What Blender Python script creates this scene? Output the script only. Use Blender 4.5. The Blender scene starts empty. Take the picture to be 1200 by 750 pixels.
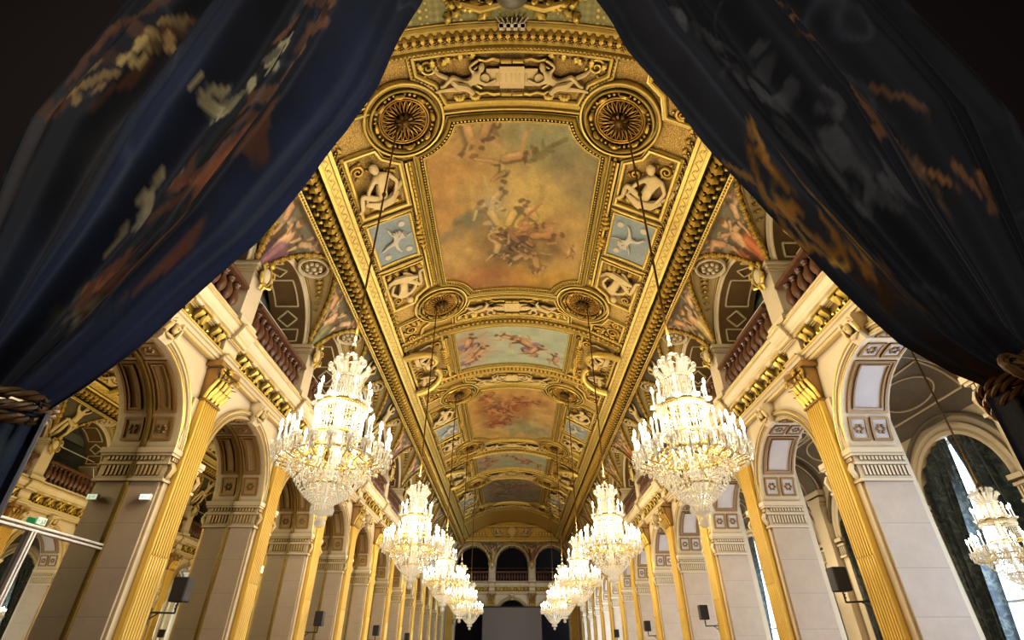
CH_W=72.0; CH_UP=330.0; WIN_W=1000.0; VEST_W=95.0; EXPO=0.05
import bpy, math, random
import numpy as np
from mathutils import Vector, Matrix
random.seed(7); RNG = np.random.default_rng(11)
PI = math.pi; sin = math.sin; cos = math.cos
COL = bpy.context.scene.collection
EYE = 1.6                    # camera height
W = 6.5                      # hall wall plane (|X|)
BAYS = list(range(4, 56, 4)) # bay centres along the hall (pilasters at 2+4j)
END = 57.0                   # far wall
ORD = ['zeroth','first','second','third','fourth','fifth','sixth','seventh','eighth','ninth','tenth',
       'eleventh','twelfth','thirteenth','fourteenth','fifteenth']

# ------------------------------------------------------------------ mesh builder
class MB:
    def __init__(self): self.v=[]; self.f=[]
    def add(self, verts, faces, M=None):
        b=len(self.v)
        if M is not None: verts=[M@Vector(p) for p in verts]
        self.v.extend([tuple(p) for p in verts])
        self.f.extend([tuple(i+b for i in fc) for fc in faces])
    def box(self,x0,x1,y0,y1,z0,z1,M=None):
        self.add([(x0,y0,z0),(x1,y0,z0),(x1,y1,z0),(x0,y1,z0),(x0,y0,z1),(x1,y0,z1),(x1,y1,z1),(x0,y1,z1)],
                 [(0,3,2,1),(4,5,6,7),(0,1,5,4),(1,2,6,5),(2,3,7,6),(3,0,4,7)],M)
    def grid(self, rows, closed_u=False, closed_v=False, M=None):
        n=len(rows); m=len(rows[0]); vs=[p for r in rows for p in r]; fs=[]
        for i in range(n if closed_v else n-1):
            for j in range(m if closed_u else m-1):
                a=i*m+j; b=i*m+(j+1)%m; c=((i+1)%n)*m+(j+1)%m; d=((i+1)%n)*m+j
                fs.append((a,b,c,d))
        self.add(vs,fs,M)
    def prism_y(self, prof, y0, y1, caps=True):      # prof (x,z) closed
        n=len(prof); vs=[(x,y0,z) for x,z in prof]+[(x,y1,z) for x,z in prof]
        fs=[(i,(i+1)%n,n+(i+1)%n,n+i) for i in range(n)]
        if caps: fs+= [tuple(range(n))[::-1], tuple(range(n,2*n))]
        self.add(vs,fs)
    def prism_x(self, prof, x0, x1):                 # prof (y,z) closed
        n=len(prof); vs=[(x0,y,z) for y,z in prof]+[(x1,y,z) for y,z in prof]
        self.add(vs,[(i,(i+1)%n,n+(i+1)%n,n+i) for i in range(n)]+[tuple(range(n))[::-1],tuple(range(n,2*n))])
    def prism_z(self, prof, z0, z1):                 # prof (x,y) closed
        n=len(prof); vs=[(x,y,z0) for x,y in prof]+[(x,y,z1) for x,y in prof]
        self.add(vs,[(i,(i+1)%n,n+(i+1)%n,n+i) for i in range(n)]+[tuple(range(n))[::-1],tuple(range(n,2*n))])
    def lathe(self, prof, n=16, c=(0,0,0), M=None, a0=0, a1=2*PI):
        full=abs(a1-a0-2*PI)<1e-6; k=n if full else n+1
        rows=[[(c[0]+r*cos(a0+(a1-a0)*j/n),c[1]+r*sin(a0+(a1-a0)*j/n),c[2]+z) for j in range(k)] for r,z in prof]
        self.grid(rows,closed_u=full,M=M)
    def tube(self, path, r, n=6, closed=False, M=None):
        P=[Vector(p) for p in path]; m=len(P); rows=[]; up=None
        for i in range(m):
            if closed: t=P[(i+1)%m]-P[i-1]
            else: t=P[min(i+1,m-1)]-P[max(i-1,0)]
            if t.length<1e-9: t=Vector((0,0,1))
            t.normalize()
            if up is None:
                up=t.orthogonal().normalized()
            up=(up-t*up.dot(t))
            if up.length<1e-6: up=t.orthogonal()
            up.normalize(); w=t.cross(up); rr=r[i] if isinstance(r,(list,tuple)) else r
            rows.append([P[i]+up*(rr*cos(2*PI*k/n))+w*(rr*sin(2*PI*k/n)) for k in range(n)])
        self.grid(rows,closed_u=True,closed_v=closed,M=M)
        if not closed:
            b=len(self.v)-m*n
            self.f.append(tuple(b+k for k in range(n))[::-1]); self.f.append(tuple(b+(m-1)*n+k for k in range(n)))
    def ball(self, c, r, n=8, m=5, sc=(1,1,1), M=None):
        prof=[(max(1e-4,sin(PI*i/m)),-cos(PI*i/m)) for i in range(m+1)]
        rows=[[(c[0]+r*sc[0]*q*cos(2*PI*j/n),c[1]+r*sc[1]*q*sin(2*PI*j/n),c[2]+r*sc[2]*z) for j in range(n)] for q,z in prof]
        self.grid(rows,closed_u=True,M=M)
    def octa(self, c, r, h):
        x,y,z=c
        self.add([(x,y,z+h),(x+r,y,z),(x,y+r,z),(x-r,y,z),(x,y-r,z),(x,y,z-h)],
                 [(0,1,2),(0,2,3),(0,3,4),(0,4,1),(5,2,1),(5,3,2),(5,4,3),(5,1,4)])
    def arcband(self, cy, cz, prof, a0, a1, n, closed=False):     # prof of (radius, x)
        rows=[]
        for i in range(n+1):
            a=a0+(a1-a0)*i/n
            rows.append([(x,cy+r*cos(a),cz+r*sin(a)) for r,x in prof])
        self.grid(rows,closed_u=closed)
        if closed:
            m=len(prof); b=len(self.v)-m*(n+1)
            self.f.append(tuple(b+k for k in range(m))); self.f.append(tuple(b+n*m+k for k in range(m))[::-1])
    def arcbox(self, cz, r0, r1, x0, x1, a0, a1, n=8, cy=0):
        self.arcband(cy,cz,[(r0,x0),(r1,x0),(r1,x1),(r0,x1)],a0,a1,n,True)
    def mesh(self, name, smooth=True, off=(0,0,0), ang=38):
        me=bpy.data.meshes.new(name)
        v=np.array(self.v,dtype=float)-np.array(off,dtype=float)
        me.from_pydata(v.tolist(),[],self.f); me.update()
        if smooth:
            me.polygons.foreach_set('use_smooth',[True]*len(me.polygons)); me.set_sharp_from_angle(angle=math.radians(ang))
        return me
    def build(self, name, mat, parent=None, smooth=True, off=(0,0,0), ang=38):
        return link(name,self.mesh(name,smooth,off,ang),mat,parent)

def link(name, me, mat, parent=None):
    o=bpy.data.objects.new(name,me); COL.objects.link(o)
    if mat is not None and not me.materials: me.materials.append(mat)
    if parent is not None: o.parent=parent
    return o
def tag(o,label,cat,group=None,kind=None):
    if label: o['label']=label
    if cat: o['category']=cat
    if group: o['group']=group
    if kind: o['kind']=kind
    return o
def thing(name,label,cat,loc=(0,0,0),rotz=0,group=None):
    o=bpy.data.objects.new(name,None); COL.objects.link(o); o.empty_display_size=.2
    o.location=loc; o.rotation_euler=(0,0,rotz); return tag(o,label,cat,group)
def struct(name,mb,mat,parent=None,smooth=False,off=(0,0,0)):
    o=mb.build(name,mat,parent,smooth,off); 
    if parent is None: o['kind']='structure'
    return o
KIDS={}
def kids(o):
    return list(o.children)
def dup(root,loc,rotz=0,label=None,skip=()):
    r=root.copy(); COL.objects.link(r); r.location=loc; r.rotation_euler=(0,0,rotz)
    if label: r['label']=label
    for ch in root.children:
        if ch.name.split('.')[0] in skip: continue
        c=ch.copy(); COL.objects.link(c); c.parent=r
        for g in ch.children:
            d=g.copy(); COL.objects.link(d); d.parent=c
    return r

# ------------------------------------------------------------------ materials
def lin(c):
    c=np.asarray(c,dtype=float); return np.where(c<=.04045,c/12.92,((c+.055)/1.055)**2.4)
def L3(r,g,b): return tuple(float(x) for x in lin([r/255,g/255,b/255]))+(1,)
class NT:
    def __init__(self,name):
        self.m=bpy.data.materials.new(name); self.m.use_nodes=True; self.t=self.m.node_tree; self.n=self.t.nodes
        self.b=self.n['Principled BSDF']; self.out=self.n['Material Output']
    def node(self,typ,**kw):
        x=self.n.new(typ)
        for k,v in kw.items(): setattr(x,k,v)
        return x
    def lk(self,a,b): self.t.links.new(a,b)
    def set(self,**kw):
        for k,v in kw.items(): self.b.inputs[k.replace('_',' ')].default_value=v
    def noise(self,scale,detail=4,rough=.6,dist=0,obj=False):
        tc=self.node('ShaderNodeTexCoord'); x=self.node('ShaderNodeTexNoise')
        x.inputs['Scale'].default_value=scale; x.inputs['Detail'].default_value=detail; x.inputs['Roughness'].default_value=rough
        x.inputs['Distortion'].default_value=dist; self.lk(tc.outputs['Object'],x.inputs['Vector']); return x.outputs['Fac']
    def ramp(self,fac,stops):
        r=self.node('ShaderNodeValToRGB'); e=r.color_ramp.elements
        while len(e)<len(stops): e.new(.5)
        for i,(p,c) in enumerate(stops): e[i].position=p; e[i].color=c
        self.lk(fac,r.inputs['Fac']); return r.outputs['Color']
    def mix(self,fac,a,b,mode='MIX'):
        x=self.node('ShaderNodeMix',data_type='RGBA',blend_type=mode)
        for s,v in ((0,fac),(6,a),(7,b)):
            if hasattr(v,'is_linked') or isinstance(v,bpy.types.NodeSocket): self.lk(v,x.inputs[s])
            else: x.inputs[s].default_value=v
        return x.outputs[2]
    def ao(self,dist=.2,samples=4):
        a=self.node('ShaderNodeAmbientOcclusion'); a.inputs['Distance'].default_value=dist; a.samples=samples
        return a.outputs['AO']
    def bump(self,h,strength=.4,dist=.02):
        x=self.node('ShaderNodeBump'); x.inputs['Strength'].default_value=strength; x.inputs['Distance'].default_value=dist
        self.lk(h,x.inputs['Height']); self.lk(x.outputs['Normal'],self.b.inputs['Normal'])

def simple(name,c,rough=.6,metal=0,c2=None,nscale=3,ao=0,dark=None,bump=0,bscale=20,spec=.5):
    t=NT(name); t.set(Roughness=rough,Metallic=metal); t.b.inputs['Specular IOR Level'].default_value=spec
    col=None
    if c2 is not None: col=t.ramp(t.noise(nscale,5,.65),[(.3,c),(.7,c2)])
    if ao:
        f=t.ramp(t.ao(ao),[(.34,(0,0,0,1)),(.92,(1,1,1,1))])  # recess shading mixed into the base colour by occlusion
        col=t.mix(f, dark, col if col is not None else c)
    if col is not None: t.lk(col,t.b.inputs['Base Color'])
    else: t.set(Base_Color=c)
    if bump: t.bump(t.noise(bscale,4,.6),bump)
    return t.m

G_DARK=L3(62,38,12)
M={}
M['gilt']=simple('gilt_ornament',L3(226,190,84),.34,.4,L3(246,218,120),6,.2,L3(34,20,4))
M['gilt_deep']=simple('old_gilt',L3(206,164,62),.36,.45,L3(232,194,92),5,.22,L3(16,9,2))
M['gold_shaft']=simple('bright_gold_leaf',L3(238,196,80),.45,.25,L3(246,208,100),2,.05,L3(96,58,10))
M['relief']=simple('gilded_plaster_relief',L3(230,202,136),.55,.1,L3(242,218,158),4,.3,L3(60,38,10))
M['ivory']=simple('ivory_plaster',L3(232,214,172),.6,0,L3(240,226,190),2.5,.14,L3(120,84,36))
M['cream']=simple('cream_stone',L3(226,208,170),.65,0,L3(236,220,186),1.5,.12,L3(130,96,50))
M['brown_panel']=simple('brown_panel',L3(176,148,100),.7,0,L3(188,160,112),3)
M['grey_panel']=simple('pale_grey_panel',L3(204,198,192),.7,0,L3(214,206,198),3)
M['brown_line']=simple('brown_gilt_line',L3(150,112,56),.5,.2,L3(170,130,70),5,.1,L3(50,32,12))
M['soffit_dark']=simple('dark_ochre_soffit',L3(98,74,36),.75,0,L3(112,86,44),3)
M['baluster']=simple('red_brown_marble',L3(94,60,42),.35,0,L3(118,80,58),9,.14,L3(26,15,8))
M['black']=simple('black_plastic',L3(15,15,17),.6)
M['metal_dark']=simple('dark_bronze',L3(112,84,38),.4,.7)
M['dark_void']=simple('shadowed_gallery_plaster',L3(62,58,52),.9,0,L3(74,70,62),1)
M['gallery']=simple('grey_blue_gallery_plaster',L3(128,132,122),.85,0,L3(104,106,98),1.2)
M['aisle']=simple('grey_painted_vault',L3(126,116,98),.8,0,L3(108,98,82),2)
M['white_metal']=simple('white_metal',L3(238,234,224),.35,.1)
M['night']=simple('unlit_passage',L3(22,20,26),.95)
M['cameo_blue']=simple('pale_blue_ground',L3(138,156,160),.7,0,L3(166,178,176),4)
M['stucco']=simple('white_stucco_relief',L3(214,206,184),.6,0,None,3,.1,L3(130,110,80))
M['iron']=simple('gilded_grille',L3(205,158,62),.35,.6)
M['pit']=simple('dark_grille_backing',L3(14,9,4),.95)
M['floor']=simple('oak_parquet',L3(128,86,46),.35,0,L3(150,104,60),2)
M['darkwall']=simple('dark_maroon_vestibule_wall',L3(44,30,28),.9)
M['screen']=simple('grey_fabric_screen',L3(128,120,108),.95)
M['rope']=simple('gold_bronze_rope',L3(142,104,50),.5,.25,L3(96,66,28),30,.05,L3(30,18,8))

def stone_blocks():                        # pale ashlar of the piers, thin courses
    t=NT('pale_ashlar_pier'); g=t.node('ShaderNodeNewGeometry'); s=t.node('ShaderNodeSeparateXYZ'); t.lk(g.outputs['Position'],s.inputs[0])
    m=t.node('ShaderNodeMath',operation='MODULO'); t.lk(s.outputs['Z'],m.inputs[0]); m.inputs[1].default_value=.72
    l=t.node('ShaderNodeMath',operation='LESS_THAN'); t.lk(m.outputs[0],l.inputs[0]); l.inputs[1].default_value=.008
    base=t.ramp(t.noise(2,6,.7),[(.3,L3(196,178,152)),(.7,L3(212,194,168))])
    t.lk(t.mix(l.outputs[0],base,L3(160,148,132)),t.b.inputs['Base Color']); t.set(Roughness=.6); return t.m
M['ashlar']=stone_blocks()

def damask():                              # gilt patterned ground (diapering on ceiling grounds)
    t=NT('gilt_diaper_ground'); tc=t.node('ShaderNodeTexCoord'); v=t.node('ShaderNodeTexVoronoi',feature='DISTANCE_TO_EDGE')
    v.inputs['Scale'].default_value=21; t.lk(tc.outputs['Object'],v.inputs['Vector'])
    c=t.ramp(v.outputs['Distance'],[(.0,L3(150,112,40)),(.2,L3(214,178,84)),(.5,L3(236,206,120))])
    f=t.ramp(t.ao(.3),[(.34,(0,0,0,1)),(.92,(1,1,1,1))])  # shade in the hollows put into the ground colour
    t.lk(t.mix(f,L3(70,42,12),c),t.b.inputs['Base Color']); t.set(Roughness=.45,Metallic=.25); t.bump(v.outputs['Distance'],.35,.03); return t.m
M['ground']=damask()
def green_diaper():
    t=NT('green_gold_diaper'); tc=t.node('ShaderNodeTexCoord'); v=t.node('ShaderNodeTexVoronoi',feature='SMOOTH_F1')
    v.inputs['Scale'].default_value=7; v.inputs['Randomness'].default_value=.15; t.lk(tc.outputs['Object'],v.inputs['Vector'])
    t.lk(t.ramp(v.outputs['Distance'],[(.2,L3(225,190,96)),(.34,L3(120,120,70)),(.5,L3(150,146,86)),(.62,L3(220,184,90))]),t.b.inputs['Base Color'])
    t.set(Roughness=.5,Metallic=.15); return t.m
M['green_diaper']=green_diaper()
def painted(name,rough=.7,bump=0,nsc=14,amt=.12):
    t=NT(name); a=t.node('ShaderNodeVertexColor',layer_name='Col')
    n=t.ramp(t.noise(nsc,6,.7),[(.3,(1-amt*2,)*3+(1,)),(.7,(1,1,1,1))])
    t.lk(t.mix(1.0,a.outputs['Color'],n,'MULTIPLY'),t.b.inputs['Base Color']); t.set(Roughness=rough)
    t.b.inputs['Specular IOR Level'].default_value=.25
    return t
M['canvas']=painted('painted_canvas').m
def drape_mat():
    t=painted('brocade_drape',.62,amt=.1,nsc=60); t.b.inputs['Sheen Weight'].default_value=.12; t.b.inputs['Sheen Roughness'].default_value=.5
    tc=t.node('ShaderNodeTexCoord'); w=t.node('ShaderNodeTexWave'); w.inputs['Scale'].default_value=90; w.inputs['Distortion'].default_value=2
    t.lk(tc.outputs['Object'],w.inputs['Vector']); t.bump(w.outputs['Fac'],.08,.004); return t.m
M['drape']=drape_mat()
def crystal():
    t=NT('cut_crystal'); t.set(Base_Color=(.66,.61,.5,1),Roughness=.05,IOR=1.7,Emission_Color=(1,.88,.62,1),Emission_Strength=.22)  # faint emission stands in for bulb light caught by the crystal
    t.b.inputs['Specular IOR Level'].default_value=1.0
    tr=t.node('ShaderNodeBsdfTransparent'); mx=t.node('ShaderNodeMixShader'); mx.inputs[0].default_value=.42
    t.lk(t.b.outputs[0],mx.inputs[1]); t.lk(tr.outputs[0],mx.inputs[2]); t.lk(mx.outputs[0],t.out.inputs['Surface'])
    t.m.cycles.emission_sampling='NONE'; return t.m
M['crystal']=crystal()
def emis(name,c,s,sampling='NONE'):
    t=NT(name); t.set(Base_Color=(1,1,1,1),Emission_Color=c,Emission_Strength=s); t.m.cycles.emission_sampling=sampling; return t.m
M['flame']=emis('lit_candle_bulb',(1,.84,.55,1),30)
M['candle']=emis('ivory_candle_sleeve',(1,.85,.6,1),.8)
M['sign_white']=emis('lit_sign_white',(.75,1,.9,1),1.1)
M['sign_green']=emis('lit_sign_green',(.02,.35,.12,1),.8)
def mirror():
    t=NT('mirror_glass'); t.set(Base_Color=L3(196,192,172),Metallic=1.0,Roughness=.01); return t.m
M['mirror']=mirror()
def glass():
    t=NT('window_glass'); gl=t.node('ShaderNodeBsdfGlossy'); gl.inputs['Roughness'].default_value=.02
    tr=t.node('ShaderNodeBsdfTransparent'); mx=t.node('ShaderNodeMixShader'); mx.inputs[0].default_value=.94
    t.lk(gl.outputs[0],mx.inputs[1]); t.lk(tr.outputs[0],mx.inputs[2]); t.lk(mx.outputs[0],t.out.inputs['Surface']); return t.m
M['glass']=glass()
def teal_curtain():
    t=NT('teal_black_damask'); n=t.noise(5,5,.6,1.5)
    t.lk(t.ramp(n,[(.42,L3(26,36,40)),(.52,L3(44,62,64)),(.6,L3(92,98,80)),(.66,L3(34,46,50))]),t.b.inputs['Base Color'])
    t.set(Roughness=.55); t.b.inputs['Sheen Weight'].default_value=.2; return t.m
M['teal']=teal_curtain()

# ------------------------------------------------------------------ painting with numpy
def fbm(h,w,base=3,octv=5,rough=.55,asp=1.0):
    out=np.zeros((h,w)); amp=1; tot=0
    for o in range(octv):
        gy=max(2,int(base*2**o)); gx=max(2,int(base*2**o*asp))
        g=RNG.random((gy+1,gx+1))
        yy=np.linspace(0,gy-1e-6,h); xx=np.linspace(0,gx-1e-6,w)
        y0=yy.astype(int); x0=xx.astype(int); fy=(yy-y0)[:,None]; fx=(xx-x0)[None]
        fy=fy*fy*(3-2*fy); fx=fx*fx*(3-2*fx)
        v=(g[y0][:,x0]*(1-fy)*(1-fx)+g[y0+1][:,x0]*fy*(1-fx)+g[y0][:,x0+1]*(1-fy)*fx+g[y0+1][:,x0+1]*fy*fx)
        out+=amp*v; tot+=amp; amp*=rough
    return out/tot
class Canvas:
    def __init__(self,h,w,aspect,c):              # aspect = width/height in world
        self.h=h; self.w=w; self.a=aspect
        self.y,self.x=np.meshgrid(np.linspace(0,1,h),np.linspace(0,aspect,w),indexing='ij')
        self.im=np.ones((h,w,3))*np.array(c)/255.
        self.dx=(fbm(h,w,6,4)-.5)*.10; self.dy=(fbm(h,w,6,4)-.5)*.10
    def blend(self,al,c): self.im=self.im*(1-al[...,None])+al[...,None]*np.array(c)/255.
    def blob(self,cx,cy,rx,ry,c,al=1,rot=0,soft=1.0,wob=1.0):
        x=self.x+self.dx*wob*2-cx*self.a; y=self.y+self.dy*wob*2-cy
        X=x*cos(rot)+y*sin(rot); Y=-x*sin(rot)+y*cos(rot)
        d=np.sqrt((X/rx)**2+(Y/ry)**2); self.blend(al*np.clip((1+soft/2-d)/soft,0,1)**1.3,c)
    def cap(self,p,q,r0,r1,c,al=1,wob=.4,soft=.45):
        x=self.x+self.dx*wob; y=self.y+self.dy*wob
        px,py=p; qx,qy=q; vx=qx-px; vy=qy-py; l=vx*vx+vy*vy+1e-9
        t=np.clip(((x-px)*vx+(y-py)*vy)/l,0,1); r=r0+(r1-r0)*t
        d=np.hypot(x-px-t*vx,y-py-t*vy)/r; self.blend(al*np.clip((1.15-d)/soft,0,1),c)
    def figure(self,cx,cy,s,ang,skin,drape,seed=0,flip=1):
        rr=random.Random(seed); cx*=self.a
        def T(u,v):
            u*=flip; return (cx+s*(u*cos(ang)-v*sin(ang)),cy+s*(u*sin(ang)+v*cos(ang)))
        j=lambda k:rr.uniform(-k,k)
        dk=[x*.55 for x in skin]; lt=[min(255,x*1.14) for x in skin]; dd=[x*.5 for x in drape]; dl=[min(255,x*1.2) for x in drape]
        hip=(0,.25); ch=(.03+j(.05),-.12); kn=(.24+j(.12),.34+j(.1)); ft=(.2+j(.2),.68+j(.1)); kn2=(-.1+j(.1),.5+j(.06)); ft2=(-.26+j(.14),.75+j(.08))
        for q,r in ((kn,.13),(kn2,.12)):
            self.cap(T(*hip),T(*q),s*.15,s*r,dd); self.cap(T(hip[0]-.02,hip[1]-.02),T(q[0]-.03,q[1]-.02),s*.12,s*.09,drape)
        self.cap(T(-.2,.3),T(.3,.15+j(.2)),s*.14,s*.05,drape,.9); self.cap(T(-.05,.3),T(.25,.42),s*.06,s*.04,dl,.9)
        self.cap(T(*kn),T(*ft),s*.08,s*.045,dk); self.cap(T(*kn),T(*ft),s*.06,s*.035,skin)
        self.cap(T(*kn2),T(*ft2),s*.07,s*.04,dk); self.cap(T(*kn2),T(*ft2),s*.055,s*.03,skin)
        self.cap(T(*hip),T(*ch),s*.135,s*.15,dk); self.cap(T(hip[0]-.03,hip[1]),T(ch[0]-.03,ch[1]),s*.10,s*.115,skin); self.cap(T(ch[0]-.06,ch[1]),T(hip[0]-.05,hip[1]-.1),s*.05,s*.05,lt,.8)
        for sg in (-1,1):
            e=(sg*(.3+j(.06)),-.2+j(.22)); w=(sg*(.42+j(.16)),-.42+j(.3))
            self.cap(T(ch[0]+sg*.1,-.18),T(*e),s*.07,s*.05,dk if sg>0 else skin); self.cap(T(*e),T(*w),s*.05,s*.03,skin)
        self.cap(T(.03,-.22),T(.05,-.33),s*.05,s*.05,dk); self.cap(T(.05,-.38),T(.06,-.42),s*.085,s*.08,skin); self.cap(T(.08,-.45),T(.02,-.47),s*.075,s*.06,[112,76,44],.8)
    def grain(self,a=.12,base=8): self.im*= (1-a+2*a*fbm(self.h,self.w,base,5))[...,None]
    def cols(self):
        c=lin(np.clip(self.im,0,1)).reshape(-1,3); return np.hstack([c,np.ones((len(c),1))])
def set_cols(me,cols):
    a=me.color_attributes.new('Col','FLOAT_COLOR','POINT'); a.data.foreach_set('color',cols.astype(np.float32).ravel())

# ------------------------------------------------------------------ carved figures (one continuous skinned body each)
SK_E=[(0,1),(1,2),(2,3),(3,4),(4,5),(2,6),(6,7),(7,8),(8,9),(2,10),(10,11),(11,12),(12,13),(0,14),(14,15),(15,16),(16,17),(0,18),(18,19),(19,20),(20,21)]
SK_R=[.135,.115,.145,.055,.085,.075,.062,.05,.038,.04,.062,.05,.038,.04,.1,.075,.05,.038,.1,.075,.05,.038]
def body(name,J,s=1.0,hair=True,wings=False,drape=None):
    me=bpy.data.meshes.new(name+'_sk'); me.from_pydata([Vector(p)*s for p in J],SK_E,[]); o=bpy.data.objects.new('tmp',me); COL.objects.link(o)
    m=o.modifiers.new('s','SKIN'); m.use_smooth_shade=True
    for i,sv in enumerate(me.skin_vertices[0].data):
        sv.radius=(SK_R[i]*s,SK_R[i]*s); sv.use_root=(i==0)
    o.modifiers.new('ss','SUBSURF').levels=1
    dg=bpy.context.evaluated_depsgraph_get(); r=bpy.data.meshes.new_from_object(o.evaluated_get(dg)); r.name=name
    bpy.data.objects.remove(o); mb=MB(); mb.v=[tuple(v.co) for v in r.vertices]; mb.f=[tuple(p.vertices) for p in r.polygons]
    h=Vector(J[4])*s; hd=(Vector(J[5])-Vector(J[3])).normalized()*s
    mb.ball(h-hd*.0,.098*s,10,8,(1,1.0,1.1))
    mb.ball(h+Vector((0,0,.02*s)) ,.0*s+.01,4,3)
    if hair: mb.ball(h+hd*.045-Vector((0,0,.0)),.108*s,10,6,(1,1,.9)); mb.ball(h+hd*.12,.05*s,6,5)
    if drape:
        for path,rad in drape: mb.tube([Vector(p)*s for p in path],[q*s for q in rad],7)
    if wings:
        for sg in (-1,1):
            for k in range(4):
                a=.35+.3*k; c=Vector(J[2])*s
                tip=c+Vector((sg*cos(a)*.42,sin(a)*.36+.02*k,.06))*s
                mb.tube([c+Vector((sg*.06*s,0,.04*s)),(c+tip)/2+Vector((0,.05*s,.06*s)),tip],[.05*s,.06*s,.012*s],6)
    return mb
# coordinates: x along, y up, z out of the surface (towards the viewer)
POSE={}
POSE['stand']=[(0,.95,.1),(0.02,1.12,.14),(0,1.36,.12),(0,1.52,.12),(.03,1.64,.16),(.04,1.76,.16),
 (.2,1.44,.1),(.36,1.62,.14),(.26,1.88,.1),(.2,1.97,.08),(-.2,1.44,.1),(-.38,1.6,.14),(-.3,1.88,.1),(-.24,1.98,.08),
 (.12,.88,.1),(.2,.5,.2),(.12,.08,.1),(.18,.0,.22),(-.12,.88,.1),(-.14,.48,.14),(-.16,.06,.06),(-.22,0,.2)]
POSE['recline']=[(0,.2,.12),(.2,.26,.14),(.44,.36,.14),(.56,.5,.14),(.62,.6,.16),(.66,.71,.16),
 (.52,.28,.2),(.76,.2,.22),(1.0,.26,.2),(1.1,.3,.2),(.36,.5,.12),(.22,.66,.14),(.44,.78,.16),(.54,.8,.16),
 (-.08,.12,.14),(-.42,.16,.22),(-.84,.1,.14),(-.98,.08,.16),(-.06,.28,.12),(-.36,.46,.2),(-.66,.22,.16),(-.8,.2,.16)]
POSE['sit']=[(0,.16,.14),(-.06,.36,.16),(-.12,.6,.16),(-.06,.74,.18),(0,.84,.22),(.02,.95,.22),
 (.08,.6,.22),(.26,.42,.28),(.34,.22,.24),(.36,.14,.24),(-.3,.6,.14),(-.44,.4,.18),(-.34,.16,.2),(-.28,.1,.22),
 (.1,.12,.18),(.44,.36,.3),(.5,-.04,.18),(.62,-.1,.22),(-.06,.08,.14),(.3,.04,.22),(.1,-.16,.16),(.02,-.2,.18)]
POSE['putto']=[(0,.0,.12),(.02,.14,.14),(.04,.32,.14),(.06,.44,.16),(.08,.54,.18),(.09,.65,.18),
 (.2,.36,.14),(.4,.44,.16),(.56,.58,.14),(.64,.62,.14),(-.12,.34,.14),(-.32,.42,.14),(-.46,.6,.12),(-.5,.68,.12),
 (.1,-.06,.14),(.28,-.24,.2),(.34,-.5,.12),(.42,-.56,.14),(-.08,-.06,.14),(-.24,-.26,.16),(-.46,-.4,.1),(-.56,-.42,.1)]
BOD={}
def bodymesh(kind):
    if kind not in BOD:
        dr={'stand':[([(-.25,1.0,.1),(.0,.86,.24),(.2,.92,.2),(.3,.7,.12),(.28,.3,.05)],[.06,.09,.09,.08,.04]),([(-.25,1.0,.1),(-.3,.6,.06),(-.28,.2,.02)],[.07,.08,.05])],
            'recline':[([(-.5,.4,.12),(-.2,.25,.28),(.1,.18,.26),(.3,.0,.16),(.2,-.1,.1)],[.06,.1,.1,.09,.05]),([(-.5,.4,.12),(-.8,.5,.06),(-1.0,.66,.04)],[.07,.07,.03])],
            'sit':[([(-.4,.1,.06),(-.2,-.02,.16),(.1,-.02,.26),(.4,.1,.2)],[.08,.12,.12,.06]),([(-.35,.1,.04),(-.6,.3,.03),(-.65,.7,.03),(-.45,.95,.03)],[.08,.07,.05,.03])],
            'putto':None}[kind]
        BOD[kind]=body(kind,POSE[kind],1.0,True,kind=='putto',dr)
    return BOD[kind]
def put_body(mb,kind,M):
    b=bodymesh(kind); mb.add(b.v,b.f,M)
# ================================================================== SHELL OF THE HALL
A_R=1.52; SPR=4.95; WT=6.92          # arcade: half width, springing, wall top under the entablature
def arcade_face(mb, x, y0, y1, bays, ztop, zspr=SPR, r=A_R, n=24, zbot=0.0):
    edges=[y0]
    for b in bays:
        lo,hi=b-2,b+2
        mb.add([(x,lo,zbot),(x,b-r,zbot),(x,b-r,ztop),(x,lo,ztop)],[(0,1,2,3)])
        mb.add([(x,b+r,zbot),(x,hi,zbot),(x,hi,ztop),(x,b+r,ztop)],[(0,1,2,3)])
        lowr=[];top=[]
        for i in range(n+1):
            a=PI-PI*i/n; lowr.append((x,b+r*cos(a),zspr+r*sin(a))); top.append((x,b+r*cos(a),ztop))
        mb.grid([lowr,top])
    a=bays[0]-2; z=bays[-1]+2
    if y0<a: mb.add([(x,y0,zbot),(x,a,zbot),(x,a,ztop),(x,y0,ztop)],[(0,1,2,3)])
    if y1>z: mb.add([(x,z,zbot),(x,y1,zbot),(x,y1,ztop),(x,z,ztop)],[(0,1,2,3)])
def quad(mb,a,b,c,d): mb.add([a,b,c,d],[(0,1,2,3)])

mb=MB(); mb.box(-11,11.2,-5,END+4,-.3,0); struct('floor',mb,M['floor'])
mb=MB(); arcade_face(mb,W,2.4,END,BAYS,WT); arcade_face(mb,W+.9,2.4,END,BAYS,8.0)
mb.box(W,W+.9,2.4,END,WT+.0,WT+.98)
struct('wall_right',mb,M['cream'])
mb=MB(); arcade_face(mb,-W,2.4,END,BAYS,WT); mb.box(-W-.62,-W,2.4,END,WT,WT+.98); struct('wall_left',mb,M['cream'])
# outer envelope
mb=MB(); mb.box(-10.3,-10.0,-5,END+4,0,15); struct('wall_outer_left',mb,M['dark_void'])
mb=MB(); mb.box(-10.2,11.2,-5,END+4,14.6,14.9); struct('ceiling_outer',mb,M['dark_void'])
mb=MB(); mb.box(-10.2,11.2,END+3.6,END+3.9,0,15); struct('wall_back',mb,M['dark_void'])
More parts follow.
